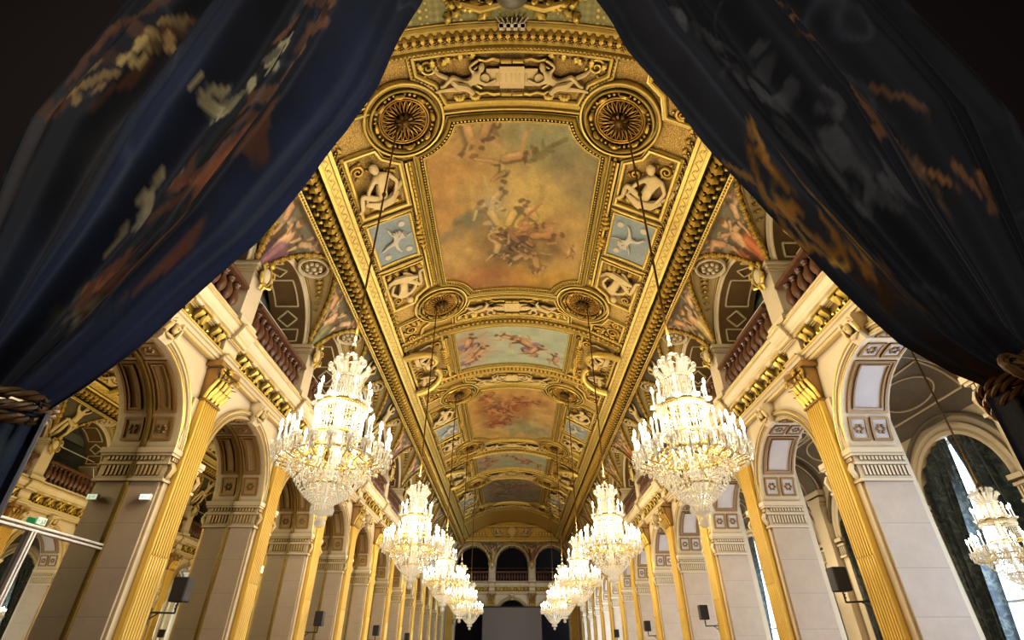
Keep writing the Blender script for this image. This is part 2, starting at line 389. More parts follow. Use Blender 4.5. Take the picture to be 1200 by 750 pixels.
# galleries above the aisles: floors and back walls
mb=MB(); mb.box(W+.9,10.9,2.4,END,7.75,7.95); mb.box(W,W+.9,2.4,END,7.9,7.97); struct('floor_gallery_right',mb,M['gallery'])
mb=MB(); mb.box(-10.0,-W,2.4,END,7.75,7.95); struct('floor_gallery_left',mb,M['gallery'])

def ceilvault_gallery(side):
    mb=MB(); s=side
    n=10; rows=[]
    for y in (2.4,END):
        rows.append([(s*(W+1.2+1.15-1.15*cos(PI*i/n)),y,10.6+1.3*sin(PI*i/n)) for i in range(n+1)])
    mb.grid(rows)
    mb.box(min(s*(W+3.5),s*(W+3.6)),max(s*(W+3.5),s*(W+3.6)),2.4,END,7.9,10.7)
    for b in BAYS+[56]:
        y=b-2; rows=[]
        for yy in (y-.28,y+.28):
            rows.append([(s*(W+1.2+1.15-1.1*cos(PI*i/n)),yy,10.6+1.24*sin(PI*i/n)) for i in range(n+1)])
        mb.grid(rows)
    return mb
struct('ceiling_gallery_right',ceilvault_gallery(1),M['gallery'])
struct('ceiling_gallery_left',ceilvault_gallery(-1),M['gallery'])

# ================================================================== ARCADE: one archway per bay
def soffit_panel(mb, r, x0, x1, a0, a1, t=.035, wd=.05):
    da=wd/r
    mb.arcbox(0,r-t,r,x0,x0+wd,a0,a1,10); mb.arcbox(0,r-t,r,x1-wd,x1,a0,a1,10)
    mb.arcbox(0,r-t,r,x0,x1,a0,a0+da,2); mb.arcbox(0,r-t,r,x0,x1,a1-da,a1,2)
def make_arch(depth,label,mirrored):
    t=thing('archway',label,'archway')
    # soffit + jambs
    for s in (-1,1):
        mb=MB(); quad(mb,(0,s*A_R,0),(depth,s*A_R,0),(depth,s*A_R,SPR-.6),(0,s*A_R,SPR-.6))
        mb.build('jamb',M['ashlar'],t,False)
    mb=MB(); mb.arcband(0,SPR,[(A_R,0),(A_R,depth)],-.02,PI+.02,32)
    for s in (-1,1): quad(mb,(0,s*A_R,SPR-.6),(depth,s*A_R,SPR-.6),(depth,s*A_R,SPR),(0,s*A_R,SPR))
    sf=mb.build('soffit',M['cream'],t)
    rad=math.radians
    x0f,x1f=(.07,depth-.07) if depth<.7 else (.06,depth-.06)
    sq=[(.1,depth-.1)] if depth<.7 else [(.06,depth/2-.03),(depth/2+.03,depth-.06)]
    def panel(fr,pl):
        for q in (fr,pl): q.v=[(x,y,z+SPR) for x,y,z in q.v]
        po=pl.build('soffit_panel',M['brown_panel'] if mirrored else M['grey_panel'],t); fr.build('panel_moulding',M['brown_line'],po)
    for a0,a1 in ((26,68),(112,154)):
        fr=MB(); pl=MB()
        soffit_panel(fr,A_R,x0f,x1f,rad(a0),rad(a1)); soffit_panel(fr,A_R,x0f+.1,x1f-.1,rad(a0+3),rad(a1-3),.05,.03)
        pl.arcbox(0,A_R-.012,A_R,x0f+.05,x1f-.05,rad(a0+2),rad(a1-2),10); panel(fr,pl)
    for a0,a1 in ((6,23),(71,86),(94,109),(157,174)):
        for x0,x1 in sq:
            fr=MB(); pl=MB()
            soffit_panel(fr,A_R,x0,x1,rad(a0),rad(a1),.03,.045)
            am=rad((a0+a1)/2); c=((x0+x1)/2,(A_R-.02)*cos(am),(A_R-.02)*sin(am))
            for k in range(6):
                q=k*PI/3; fr.ball((c[0]+.07*cos(q),c[1]-.07*sin(q)*sin(am),c[2]+.07*sin(q)*cos(am)),.035,6,4)
            pl.arcbox(0,A_R-.012,A_R,x0+.04,x1-.04,rad(a0+1.5),rad(a1-1.5),3); panel(fr,pl)
    # archivolt
    mb=MB(); mb.arcband(0,SPR,[(A_R,.0),(A_R,-.05),(A_R+.05,-.05),(A_R+.06,-.02),(A_R+.13,-.03),(A_R+.14,-.065),(A_R+.17,-.08),(A_R+.2,-.075),(A_R+.21,0)],0,PI,40)
    ar=mb.build('archivolt',M['ivory'],t)
    mb=MB()
    for r,x,q in ((A_R+.015,-.05,.016),(A_R+.095,-.03,.014),(A_R+.185,-.085,.018)):
        mb.tube([(x,r*cos(PI*i/40),SPR+r*sin(PI*i/40)) for i in range(41)],q,5)
    mb.build('gilt_line',M['gilt'],ar)
    # imposts
    for s in (-1,1):
        mb=MB(); y1=s*1.72
        def slab(o,z0,z1,x0=-.02):
            ya,yb=sorted((s*(A_R-o),y1)); mb.box(x0-o,depth,ya,yb,z0,z1)
        slab(.06,4.33,4.38); slab(.035,4.38,4.42); slab(.02,4.42,4.64); slab(.05,4.64,4.69); slab(.03,4.69,4.8); slab(.08,4.8,4.85); slab(.1,4.85,4.95)
        im=mb.build('impost',M['cream'],t,False)
        mb=MB(); nx=int(depth/.075)
        for k in range(nx):
            x=.03+(k+.5)*(depth-.03)/nx
            ya,yb=sorted((s*(A_R-.02),s*(A_R-.05))); mb.box(x-.02,x+.02,ya,yb,4.44,4.62)
            ya,yb=sorted((s*(A_R-.03),s*(A_R-.065))); mb.box(x-.024,x+.024,ya,yb,4.72,4.79)
        for k in range(3):
            y=s*(1.55+.065*k); mb.box(-.07,-.035,y-.02,y+.02,4.44,4.62); mb.box(-.085,-.05,y-.024,y+.024,4.72,4.79)
        mb.tube([(-.09,s*1.56,4.66),(-.14,s*1.56,4.56),(-.09,s*1.56,4.44),(-.04,s*1.56,4.36)],[.05,.06,.05,.03],6)
        mb.build('fluting',M['relief'] if mirrored else M['ivory'],im,False)
    # keystone: scrolled bracket with a carved head
    mb=MB(); prof=[(0,6.42),(-.12,6.42),(-.2,6.5),(-.19,6.62),(-.26,6.75),(-.3,6.86),(-.26,6.93),(0,6.93)]
    n=len(prof)
    wz=lambda z: .13+.09*(z-6.42)/.5
    vs=[(x,-wz(z),z) for x,z in prof]+[(x,wz(z),z) for x,z in prof]
    mb.add(vs,[(i,(i+1)%n,n+(i+1)%n,n+i) for i in range(n)]+[tuple(range(n))[::-1],tuple(range(n,2*n))])
    ks=mb.build('keystone',M['ivory'],t)
    mb=MB(); mb.ball((-.25,0,6.7),.1,10,8,(1,.8,1.15)); mb.ball((-.345,0,6.68),.025,6,4); 
    for s in (-1,1):
        mb.tube([(-.18,s*.1,6.8),(-.27,s*.15,6.72),(-.22,s*.17,6.6),(-.16,s*.1,6.55)],[.03,.05,.045,.02],6)
        mb.tube([(-.22,s*.05,6.82),(-.3,s*.12,6.84),(-.25,s*.2,6.8)],[.03,.04,.02],6)
        mb.ball((-.325,s*.035,6.72),.012,5,3)
    mb.tube([(-.2,-.1,6.56),(-.26,0,6.5),(-.2,.1,6.56)],[.03,.045,.03],6)
    mb.build('carved_head',M['relief'],ks)
    return t
def side_loc(side,y,z=0): return (side*W,y,z),(0 if side>0 else PI)
VIS_R=[b for b in BAYS if b>=8]; VIS_L=[b for b in BAYS if b>=8]
def ordl(y): return ORD[int(round((y-8)/4))+1]
ARL='panelled round archway onto the curtained aisle, {} from the near drape on the right wall'
ALL='panelled round archway closed by a mirror, {} from the near drape on the left wall'
ar_r=make_arch(.9,ARL.format('first'),False); ar_r['group']='archways of the right arcade'
ar_l=make_arch(.58,ALL.format('first'),True); ar_l['group']='archways of the left arcade'
for b in VIS_R:
    l,r=side_loc(1,b); lab=ARL.format(ordl(b))
    if b==8: ar_r.location=l
    else: dup(ar_r,l,r,lab)
for b in VIS_L:
    l,r=side_loc(-1,b); lab=ALL.format(ordl(b))
    if b==8: ar_l.location=l; ar_l.rotation_euler=(0,0,r)
    else: dup(ar_l,l,r,lab)
# mirrors in the left arches (the first one is a mirrored double door with white bars)
def mirror_thing(lab,door=False):
    t=thing('mirrored_door' if door else 'wall_mirror',lab,'mirror',group=None if door else 'arched mirrors of the left arcade')
    mb=MB(); pts=[(-A_R,0),(A_R,0)]+[(A_R*cos(PI*i/32),SPR+A_R*sin(PI*i/32)) for i in range(33)]
    mb.add([(.575,y,z) for y,z in pts],[tuple(range(len(pts)))]); mb.build('glass',M['mirror'],t,False)
    mb=MB(); mb.arcbox(0,A_R-.05,A_R,.53,.575,0,PI,32); mb.v=[(x,y,z+SPR) for x,y,z in mb.v]
    for s in (-1,1): ya,yb=sorted((s*A_R,s*(A_R-.05))); mb.box(.53,.575,ya,yb,0,SPR)
    mb.build('frame',M['gilt_deep'],t)
    if door:
        mb=MB(); mb.box(.52,.57,-A_R+.05,A_R-.05,3.16,3.19); mb.box(.52,.57,-A_R+.05,A_R-.05,3.22,3.25); mb.build('transom',M['white_metal'],t,False)
        mb=MB(); mb.box(.52,.57,-.045,-.012,0,3.16); mb.box(.52,.57,.012,.045,0,3.16); mb.build('mullion',M['white_metal'],t,False)
    return t
md=mirror_thing('mirrored double door with white transom and mullion bars in the nearest left arch',True); l,r=side_loc(-1,8); md.location=l; md.rotation_euler=(0,0,r)
MLAB='arched mirror in thin gilt frame filling the {} archway of the left wall'
mm=mirror_thing(MLAB.format('second'))
for b in VIS_L[1:]:
    l,r=side_loc(-1,b); lab=MLAB.format(ordl(b))
    if b==12: mm.location=l; mm.rotation_euler=(0,0,r)
    else: dup(mm,l,r,lab)
# backing behind the mirrors
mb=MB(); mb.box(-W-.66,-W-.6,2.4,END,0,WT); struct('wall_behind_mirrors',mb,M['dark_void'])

# ================================================================== PILASTERS
def leaf3(mb,y,z0,h,w,x0,out,curl=.5):
    rows=[]
    for i in range(6):
        t=i/5; z=z0+h*(t if t<.8 else .8+(t-.8)*.2); x=x0-out*t**2-(.04*sin(PI*t)); hw=w*(.55+.45*sin(PI*min(1,t*1.05)))*(1-.35*t)*(1+.12*(-1)**i)
        if t==1: z-=h*.1
        rows.append([(x+.02,y-hw,z),(x-.012,y-hw*.5,z),(x-.03,y,z),(x-.012,y+hw*.5,z),(x+.02,y+hw,z)])
    mb.grid(rows)
def make_pilaster(label):
    t=thing('pilaster',label,'pilaster',group='fluted gilded pilasters'); hw=.285; fx=-.18
    def shaft(convex):
        pr=[(0,-hw),(fx+.02,-hw)]; nf=7; step=(2*hw-.04)/nf
        pr.append((fx,-hw+.015))
        for k in range(nf):
            y0=-hw+.02+k*step; r=step*.36; c=y0+step/2
            for i in range(7):
                a=PI*i/6; d=1.35*r*sin(a)
                pr.append((fx+(d if not convex else -d*.5+.012),c-r*cos(a)))
        pr+= [(fx,hw-.015),(fx+.02,hw),(0,hw)]
        return pr
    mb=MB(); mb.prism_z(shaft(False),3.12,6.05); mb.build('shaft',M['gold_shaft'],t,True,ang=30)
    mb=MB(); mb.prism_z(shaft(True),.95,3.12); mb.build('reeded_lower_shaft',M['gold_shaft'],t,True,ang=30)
    mb=MB(); mb.box(-.05,0,-.43,.43,.0,6.05); mb.build('backing_strip',M['cream'],t,False)
    mb=MB(); mb.box(-.3,0,-.42,.42,0,.7); mb.box(-.27,0,-.38,.38,.7,.78); mb.box(-.24,0,-.34,.34,.78,.95); mb.build('base',M['cream'],t,False)
    mb=MB(); mb.box(-.2,0,-.3,.3,6.05,6.09)
    mb.add([(-.17,-.25,6.09),(-.17,.25,6.09),(0,.25,6.09),(0,-.25,6.09),(-.26,-.33,6.78),(-.26,.33,6.78),(0,.33,6.78),(0,-.33,6.78)],[(0,1,5,4),(1,2,6,5),(3,0,4,7)])
    pr=[(0,-.42),(-.34,-.42),(-.36,-.36),(-.3,-.15),(-.29,0),(-.3,.15),(-.36,.36),(-.34,.42),(0,.42)]
    mb.prism_z(pr,6.8,6.92)
    cp=mb.build('capital',M['brown_line'],t,False)
    mb=MB()
    for k in range(4): leaf3(mb,-.225+.15*k,6.09,.32,.068,-.19,.17)
    for k in range(3): leaf3(mb,-.15+.15*k,6.14,.52,.062,-.21,.2)
    for s in (-1,1): leaf3(mb,s*.29,6.1,.54,.06,-.14,.26)
    for s in (-1,1):
        mb.tube([(-.2,s*.1,6.45),(-.26,s*.2,6.62),(-.33,s*.3,6.74)]+[(-.37-.0,s*(.33+(.075-.008*k)*cos(2.2-k*.75)),6.68+(.075-.008*k)*sin(2.2-k*.75)) for k in range(9)],.026,6)
        mb.tube([(-.22,s*.05,6.5),(-.28,s*.1,6.66)]+[(-.3,s*(.09+(.05-.005*k)*cos(1.5+k*.8)),6.68+(.05-.005*k)*sin(1.5+k*.8)) for k in range(7)],.02,5)
    mb.ball((-.31,0,6.84),.07,8,6)
    for q in range(5): mb.ball((-.34,.06*cos(q*1.257),6.84+.06*sin(q*1.257)),.035,6,4)
    mb.build('acanthus',M['gilt_deep'],cp)
    return t
PYS=[b+2 for b in BAYS]            # 6,10,...,54
PL='fluted gilded pilaster with leafy capital on the {} wall, {} from the near drape'
def pord(y,side): return ORD[int(round((y-(6 if side>0 else 10))/4))+1]
pil=make_pilaster(PL.format('right','first'))
for side in (1,-1):
    for y in PYS:
        if side<0 and y<10: continue
        l,r=side_loc(side,y); lab=PL.format('right' if side>0 else 'left',pord(y,side))
        if side>0 and y==6: pil.location=l
        else: dup(pil,l,r,lab)

# ================================================================== ENTABLATURE, one length per bay
def make_entab(label):
    t=thing('entablature',label,'entablature',group='lengths of the bracketed entablature')
    archi=[(0,6.92),(-.12,6.92),(-.12,7.0),(-.15,7.01),(-.15,7.09),(-.19,7.1),(-.22,7.13),(-.22,7.16),(-.06,7.17),(-.06,7.52),(0,7.52)]
    corn=[(0,7.52),(-.1,7.52),(-.13,7.55),(-.24,7.55),(-.25,7.63),(-.29,7.65),(-.3,7.71),(-.33,7.74),(-.37,7.82),(-.37,7.86),(-.4,7.87),(-.4,7.92),(-.3,7.95),(0,7.97)]
    for nm,pr,mat in (('architrave',archi,'ivory'),('cornice',corn,'ivory')):
        mb=MB(); mb.prism_y(pr,-1.72,2.28-.56,False); mb.prism_y([(x-.1 if x<0 else x,z) for x,z in pr],1.72,2.28)
        mb.build(nm,M[mat],t,True,ang=25)
    mb=MB(); mb.box(-.07,-.05,-1.7,1.7,7.18,7.51); fr=mb.build('frieze',M['gilt_deep'],t,False)
    mb=MB()
    for k in range(26):          # rosettes and swags behind the brackets
        y=-1.62+k*.13; mb.ball((-.08,y,7.3+.05*sin(k*2.1)),.045,6,4)
    mb.build('frieze_leafwork',M['gilt'],fr)
    mb=MB()
    for dx,y0,y1 in ((0,-1.72,1.72),(-.1,1.72,2.28)):
        mb.tube([(-.225+dx,y0,7.145),(-.225+dx,y1,7.145)],.022,6); mb.tube([(-.12+dx,y0,6.93),(-.12+dx,y1,6.93)],.018,6)
        mb.tube([(-.25+dx,y0,7.64),(-.25+dx,y1,7.64)],.016,5); mb.tube([(-.4+dx,y0,7.9),(-.4+dx,y1,7.9)],.018,5); mb.tube([(-.15+dx,y0,7.54),(-.15+dx,y1,7.54)],.02,5)
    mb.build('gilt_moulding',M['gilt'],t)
    me=None
    for k in range(5):
        y=-1.36+.68*k
        if me is None:
            mb=MB(); pr=[(-.06,7.2),(-.13,7.18),(-.17,7.22),(-.16,7.28),(-.13,7.33),(-.17,7.39),(-.22,7.43),(-.25,7.48),(-.24,7.54),(-.06,7.54)]
            for s in (-1,1): 
                vs=[(x,s*.1-.065,z) for x,z in pr]+[(x,s*.1+.065,z) for x,z in pr]; n=len(pr)
                mb.add(vs,[(i,(i+1)%n,n+(i+1)%n,n+i) for i in range(n)]+[tuple(range(n))[::-1],tuple(range(n,2*n))])
                mb.tube([(-.14-.0,s*.1,7.17)]+[(-.17+.05*cos(a*.8),s*.1,7.22+.05*sin(a*.8)) for a in range(7)],.03,5)
            mb.tube([(-.1,0,7.19),(-.19,0,7.27),(-.2,0,7.36),(-.24,0,7.45)],[.03,.05,.05,.03],6)
            mb.box(-.28,-.06,-.2,.2,7.53,7.57)
            me=mb.mesh('bracket')
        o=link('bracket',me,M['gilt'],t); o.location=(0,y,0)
    return t
EL='carved entablature with paired gilt brackets over the {} archway of the {} wall'
en=make_entab(EL.format('first','right'))
for side in (1,-1):
    for b in VIS_R:
        (x,y,z),r=side_loc(side,b); lab=EL.format(ordl(b),'right' if side>0 else 'left')
        # the ressaut always sits over the far pilaster
        if side>0 and b==8: en.location=(x,y,z)
        elif side>0: dup(en,(x,y,z),r,lab)
        else:
            dup(en,(x,y,z),r,lab)
# (on the left, the turned copy carries its ressaut over the near pilaster; the last bay's end is met by the far wall)

# ================================================================== GALLERY STOREY
GR=1.62; GS=9.7
def make_balustrade(label):
    t=thing('balustrade',label,'balustrade',group='balustrades of the side galleries')
    mb=MB(); mb.box(-.32,.0,-GR,GR,7.96,8.05); mb.build('plinth',M['cream'],t,False)
    mb=MB(); mb.prism_y([(-.33,8.82),(-.33,8.9),(-.3,8.95),(.0,8.95),(.03,8.9),(.03,8.82)],-GR,GR); mb.build('rail',M['baluster'],t,False)
    mb=MB(); mb.lathe([(.085,8.05),(.085,8.15),(.05,8.19),(.05,8.22),(.1,8.3),(.125,8.4),(.11,8.5),(.06,8.62),(.045,8.68),(.07,8.71),(.05,8.74),(.085,8.78),(.085,8.82)],10,(-.16,0,0)); me=mb.mesh('baluster')
    for k in range(11):
        o=link('baluster',me,M['baluster'],t); o.location=(0,-1.4+.28*k,0)
    return t
def make_gpier(label):
    t=thing('gallery_pier',label,'pier',group='gallery piers with cartouches')
    mb=MB(); mb.box(-.26,1.1,-.3,.3,8.2,9.45); mb.build('shaft',M['cream'],t,False)
    mb=MB(); mb.box(-.38,1.1,-.38,.38,7.97,8.14); mb.box(-.32,1.1,-.34,.34,8.14,8.2); mb.build('base',M['ivory'],t,False)
    mb=MB(); mb.box(-.29,1.12,-.33,.33,9.45,9.5); mb.box(-.32,1.15,-.36,.36,9.5,9.6); mb.box(-.37,1.18,-.42,.42,9.6,9.66); mb.box(-.33,1.18,-.39,.39,9.66,9.72); mb.build('cap',M['ivory'],t,False)
    mb=MB(); mb.ball((-0.40,0,9.52),.2,14,8,(.35,.8,1.15)); ca=mb.build('cartouche',M['ivory'],t)
    mb=MB()
    mb.tube([(-.42,.2*cos(2*PI*i/20),9.52+.27*sin(2*PI*i/20)) for i in range(20)],.03,6,True)
    for s in (-1,1):
        mb.tube([(-0.40,s*.14,9.76),(-0.44,s*.24,9.74),(-0.44,s*.28,9.64),(-0.42,s*.2,9.58)],[.03,.045,.04,.02],6)
        mb.tube([(-0.38,s*.2,9.5),(-0.44,s*.28,9.42),(-0.44,s*.24,9.3),(-0.41,s*.12,9.24)],[.02,.04,.045,.03],6)
    mb.ball((-0.46,0,9.82),.09,8,6); leaf3(mb,0,9.1,.2,.12,-.36,.1)
    mb.tube([(-0.38,0,9.26),(-0.44,0,9.16),(-0.39,0,9.05)],[.06,.05,.02],6)
    mb.build('scrollwork',M['gilt'],ca)
    return t
def make_garch(label):
    t=thing('gallery_arch',label,'gallery arch',group='gallery arches under the lunettes')
    mb=MB(); mb.arcband(0,GS,[(GR+.22,-.02),(GR+.2,-.08),(GR+.14,-.1),(GR+.11,-.06),(GR+.05,-.06),(GR+.03,-.04),(GR,-.03),(GR,.0)],0,PI,36); mb.build('archivolt',M['ivory'],t)
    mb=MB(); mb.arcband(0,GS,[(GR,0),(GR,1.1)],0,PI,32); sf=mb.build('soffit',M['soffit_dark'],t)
    mb=MB(); r=GR-.015
    def P(a,x): return (x,r*cos(a),GS+r*sin(a))
    rad=math.radians
    for ac in (30,150,90):      # pale bead-and-line lozenges and frames
        d=9; pts=[P(rad(ac-d),.55),P(rad(ac),.25),P(rad(ac+d),.55),P(rad(ac),.85)]
        for i in range(4): mb.tube([pts[i],pts[(i+1)%4]],.03,4)
    for a0,a1 in ((44,76),(104,136),(4,18),(162,176)):
        seg=[rad(a0+(a1-a0)*i/8) for i in range(9)]
        for x in (.2,.9): mb.tube([P(a,x) for a in seg],.028,4)
        for a in (seg[0],seg[-1]): mb.tube([P(a,.2),P(a,.9)],.028,4)
    mb.build('lozenge_moulding',M['ivory'],sf)
    mb=MB(); mb.tube([(.5,-GR+.02,9.9),(.5,GR-.02,9.9)],.02,6); mb.build('tie_rod',M['white_metal'],t)
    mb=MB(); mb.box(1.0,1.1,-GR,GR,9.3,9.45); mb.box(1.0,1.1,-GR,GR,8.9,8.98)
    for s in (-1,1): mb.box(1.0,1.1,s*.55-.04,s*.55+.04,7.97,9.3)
    mb.build('inner_screen',M['dark_void'],t,False)
    return t
# lunette cove: surface between the arch and the groin curve
def cove(q): 
    q=max(0,min(1,q)); return (-.02-1.1*q**1.35, GS+1.86*q-.0)     # local x, z
def groin_q(t): return (1-abs(t)**1.8)**.7
def groin_t(q): return (max(0,1-q**(1/.7)))**(1/1.8)
GH=1.86
def groin_pts(n=40):
    out=[]
    for i in range(n+1):
        t=-cos(PI*i/n); q=groin_q(t) if abs(t)<1 else 0; x,z=cove(q); out.append((x,GH*t,z))
    return out
def make_lunette(label):
    t=thing('lunette_panel',label,'lunette',group='gilded lunette panels over the gallery arches')
    G=groin_pts(40); mb=MB(); rows=[[],[],[],[]]
    for i,g in enumerate(G):
        ct=-cos(PI*i/40); a=(-.03,(GR+.2)*ct,GS+(GR+.2)*math.sqrt(max(0,1-ct*ct)))
        for k in range(4):
            u=k/3; sag=.06*sin(PI*u)
            rows[k].append((a[0]*(1-u)+g[0]*u,a[1]*(1-u)+g[1]*u,a[2]*(1-u)+g[2]*u+sag))
    mb.grid(rows); pn=mb.build('panel',M['relief'],t)
    mb=MB()
    for i in range(1,40):        # garland along the groin
        for w in range(2):
            g=Vector(G[i]).lerp(Vector(G[min(40,i+1)]),w*.5)
            mb.ball((g.x-.03,g.y,g.z-.03),.05+.018*((i*2+w)%3),6,4)
    mb.ball((cove(1)[0]-.02,0,cove(1)[1]-.05),.14,8,6)
    for k in range(5): mb.ball((cove(1)[0]-.0+.1*cos(k*1.26),.12*sin(k*1.26),cove(1)[1]-.1),.08,6,4)
    mb.build('garland',M['gilt_deep'],t)
    mb=MB()
    for u in (.1,.9):
        mb.tube([(-.03*(1-u)+g[0]*u,(GR+.2)*(-cos(PI*i/40))*(1-u)+g[1]*u,(GS+(GR+.2)*sin(PI*i/40))*(1-u)+g[2]*u+.05*sin(PI*u)-.03) for i,g in enumerate(G)][2:39],.028,5)
    mb.build('gilt_border',M['gilt'],t)
    c=Vector((-.52,0,11.47)); ux=Vector((1,0,-.18)).normalized(); uy=Vector((0,1,0)); nn=Vector((-.18,0,-1)).normalized()
    Mx=Matrix.Translation(c)@Matrix((ux,uy,nn)).transposed().to_4x4()
    mb=MB(); mb.lathe([(.36,0.02),(.36,.07),(.39,.11),(.43,.11),(.46,.05),(.46,0)],24,M=Mx)
    for k in range(8): mb.ball((.2*cos(k*PI/4),.2*sin(k*PI/4),.07),.07,6,4,M=Mx)
    mb.ball((0,0,.08),.09,8,5,M=Mx)
    md_=mb.build('medallion',M['ivory'],t)
    mb=MB()
    for s in (-1,1):             # scroll panels either side of the medallion
        for k in range(7):
            u=k/6; y=s*(.5+.85*u); q=groin_q(y/GH); x,z=cove(q); ca=math.sqrt(max(.02,1-(y/(GR+.2))**2)); za=GS+(GR+.2)*ca
            p=Vector((-.03,y*.98,za)).lerp(Vector((x,y,z)),.5); mb.ball(p+Vector((0,0,-.03)),.1-.055*u,7,4,(1,1,.6))
            mb.ball(p+Vector((.06,0,-.01)),.05-.03*u,6,4); mb.ball(p+Vector((-.08,.03,-.02)),.05-.03*u,6,4)
    mb.build('scroll_ornament',M['gilt_deep'],t)
    return t
# spandrels (centred on pilasters)
def spandrel_mesh(name,canvas):
    N,K=60,60; rows=[]; idx=[]
    cc=canvas.cols().reshape(canvas.h,canvas.w,4); out=[]
    for i in range(N+1):
        q=i/N; x,z=cove(q); hw=2.0-GH*groin_t(q); rows.append([(x,hw*(2*j/K-1),z) for j in range(K+1)])
        for j in range(K+1):
            y=hw*(2*j/K-1); out.append(cc[min(canvas.h-1,int(q*(canvas.h-1)+.5)),int((y/4+.5)*(canvas.w-1)+.5)])
    mb=MB(); mb.grid(rows); me=mb.mesh(name); set_cols(me,np.array(out)); return me
def spandrel_canvas(seed,warm):
    N,K=121,221; c=Canvas(N,K,1.8,[112,100,70]); c.blend(fbm(N,K,3,4)*.8,[80,76,58]); c.blend(np.clip(fbm(N,K,4,4)-.3,0,1)*.9,[160,150,116])
    c.y=1-c.y                      # row 0 is the foot of the spandrel
    dr=[[178,104,62],[192,170,112],[140,100,104],[124,122,86]][seed%4]
    c.blob(.5,.7,.3,.4,[86,66,44],.8,0,.8); c.blob(.2,.1,.4,.14,[150,152,140],.6); c.blob(.8,.1,.4,.14,[132,128,110],.6)
    c.figure(.5,.42,.62,-.25+.25*(seed%3),[226,182,134],dr,seed,1 if warm else -1)
    c.cap((.9-.1,.55),(.9+.03,.95),.13,.07,dr,.95); c.cap((.84,.5),(.86,.9),.04,.03,[min(255,v*1.3) for v in dr],.8); c.cap((.98,.55),(.93,.95),.04,.03,[v*.5 for v in dr],.8)
    c.figure(.66,.2,.42,.7,[214,166,118],[170,150,120],seed+9,-1); c.figure(.33,.2,.4,-.8,[220,182,136],[128,112,86],seed+5)
    c.figure(.82,.12,.26,1.2,[206,160,120],[128,116,96],seed+3); c.figure(.18,.12,.26,-1.2,[206,160,120],[150,116,86],seed+4,-1)
    c.grain(.2,10); return c
def statue_mesh():
    mb=MB()
    th=math.radians(28)           # leaning with the cove
    for s,dy in ((1,0),):
        R=Matrix(((0,0,-1,0),(1,0,0,0),(0,1,0,0),(0,0,0,1)))
        T=Matrix.Translation((-.02,0,GS+.08))@Matrix.Rotation(-th,4,'Y')@R@Matrix.Scale(1.06,4)
        put_body(mb,'stand',T)
    return mb
bal=gp=ga=lu=None
for side in (1,-1):
    sw='right' if side>0 else 'left'
    for b in VIS_R:
        l,r=side_loc(side,b); o=ordl(b)
        LB='red-brown marble balustrade of the {} gallery above the {} archway'.format(sw,o)
        LA='open gallery arch with dark lozenge soffit above the {} balustrade of the {} gallery'.format(o,sw)
        LU='gilded lunette panel with round medallion over the {} gallery arch on the {}'.format(o,sw)
        if bal is None:
            bal=make_balustrade(LB); bal.location=l; ga=make_garch(LA); ga.location=l; lu=make_lunette(LU); lu.location=l
        else:
            dup(bal,l,r,LB); dup(ga,l,r,LA); dup(lu,l,r,LU)
    for y in PYS:
        l,r=side_loc(side,y)
        if y<10: continue
        lab='gallery pier with ivory oval cartouche on the {} side, above the {} pilaster'.format(sw,pord(y,side))
        if gp is None: gp=make_gpier(lab); gp.location=l
        else: dup(gp,l,r,lab)
SP_ME={}; ST_ME=statue_mesh().mesh('stone_figure'); GREY=None
for side in (1,-1):
    sw='right' if side>0 else 'left'; k=0
    for y in PYS:
        l,r=side_loc(side,y); o=pord(y,side)
        if y<10: continue
        if y%16 in (10,14):
            key=(0 if side>0 else 2)+(0 if y%16==10 else 1)
            if key not in SP_ME: SP_ME[key]=spandrel_mesh('spandrel_painting',spandrel_canvas(key,side>0))
            ob=link('spandrel_painting',SP_ME[key],M['canvas']); tag(ob,'painted spandrel with robed figures above the {} pilaster of the {} wall'.format(o,sw),'painting','painted spandrels')
            ob.location=l; ob.rotation_euler=(0,0,r)
        else:
            if GREY is None:
                c=Canvas(61,101,1.8,[108,98,70]); c.blend(fbm(61,101,5,4),[84,78,58]); GREY=spandrel_mesh('spandrel_ground',c)
            lab='pale carved figure with raised arms on a plain spandrel above the {} {} pilaster'.format(o,sw)
            ob=thing('carved_spandrel',lab,'statue',l,r,'carved figures in the spandrels')
            link('ground',GREY,M['canvas'],ob); link('carved_figure',ST_ME,M['relief'],ob)
# ================================================================== THE PAINTED VAULT
VR=7.75; VC=5.75                       # vault radius and centre height
def V(X,Y,h=0): 
    a=math.asin(max(-1,min(1,X/VR))); return ((VR-h)*sin(a),Y,VC+(VR-h)*cos(a))
def VB(X,Y,h=0):                        # local frame matrix: x across, y along, z = inwards
    a=math.asin(X/VR); ex=Vector((cos(a),0,-sin(a))); ey=Vector((0,1,0)); n=Vector((-sin(a),0,-cos(a)))
    m=Matrix((ex,ey,n)).transposed().to_4x4(); m.translation=Vector(V(X,Y,h)); return m
BX=5.35
mb=MB(); n=40
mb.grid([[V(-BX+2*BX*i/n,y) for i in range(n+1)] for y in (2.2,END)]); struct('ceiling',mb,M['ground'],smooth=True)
mb=MB()
for s in (-1,1):
    for y0,y1 in ((2.2,6.0),(54.0,END)):
        mb.grid([[(s*(W+cove(i/8)[0]),y,cove(i/8)[1]) for i in range(9)] for y in (y0,y1)])
        mb.box(min(s*W,s*(W+.3)),max(s*W,s*(W+.3)),y0,y1,7.97,9.75)
struct('ceiling_cove',mb,M['ivory'])
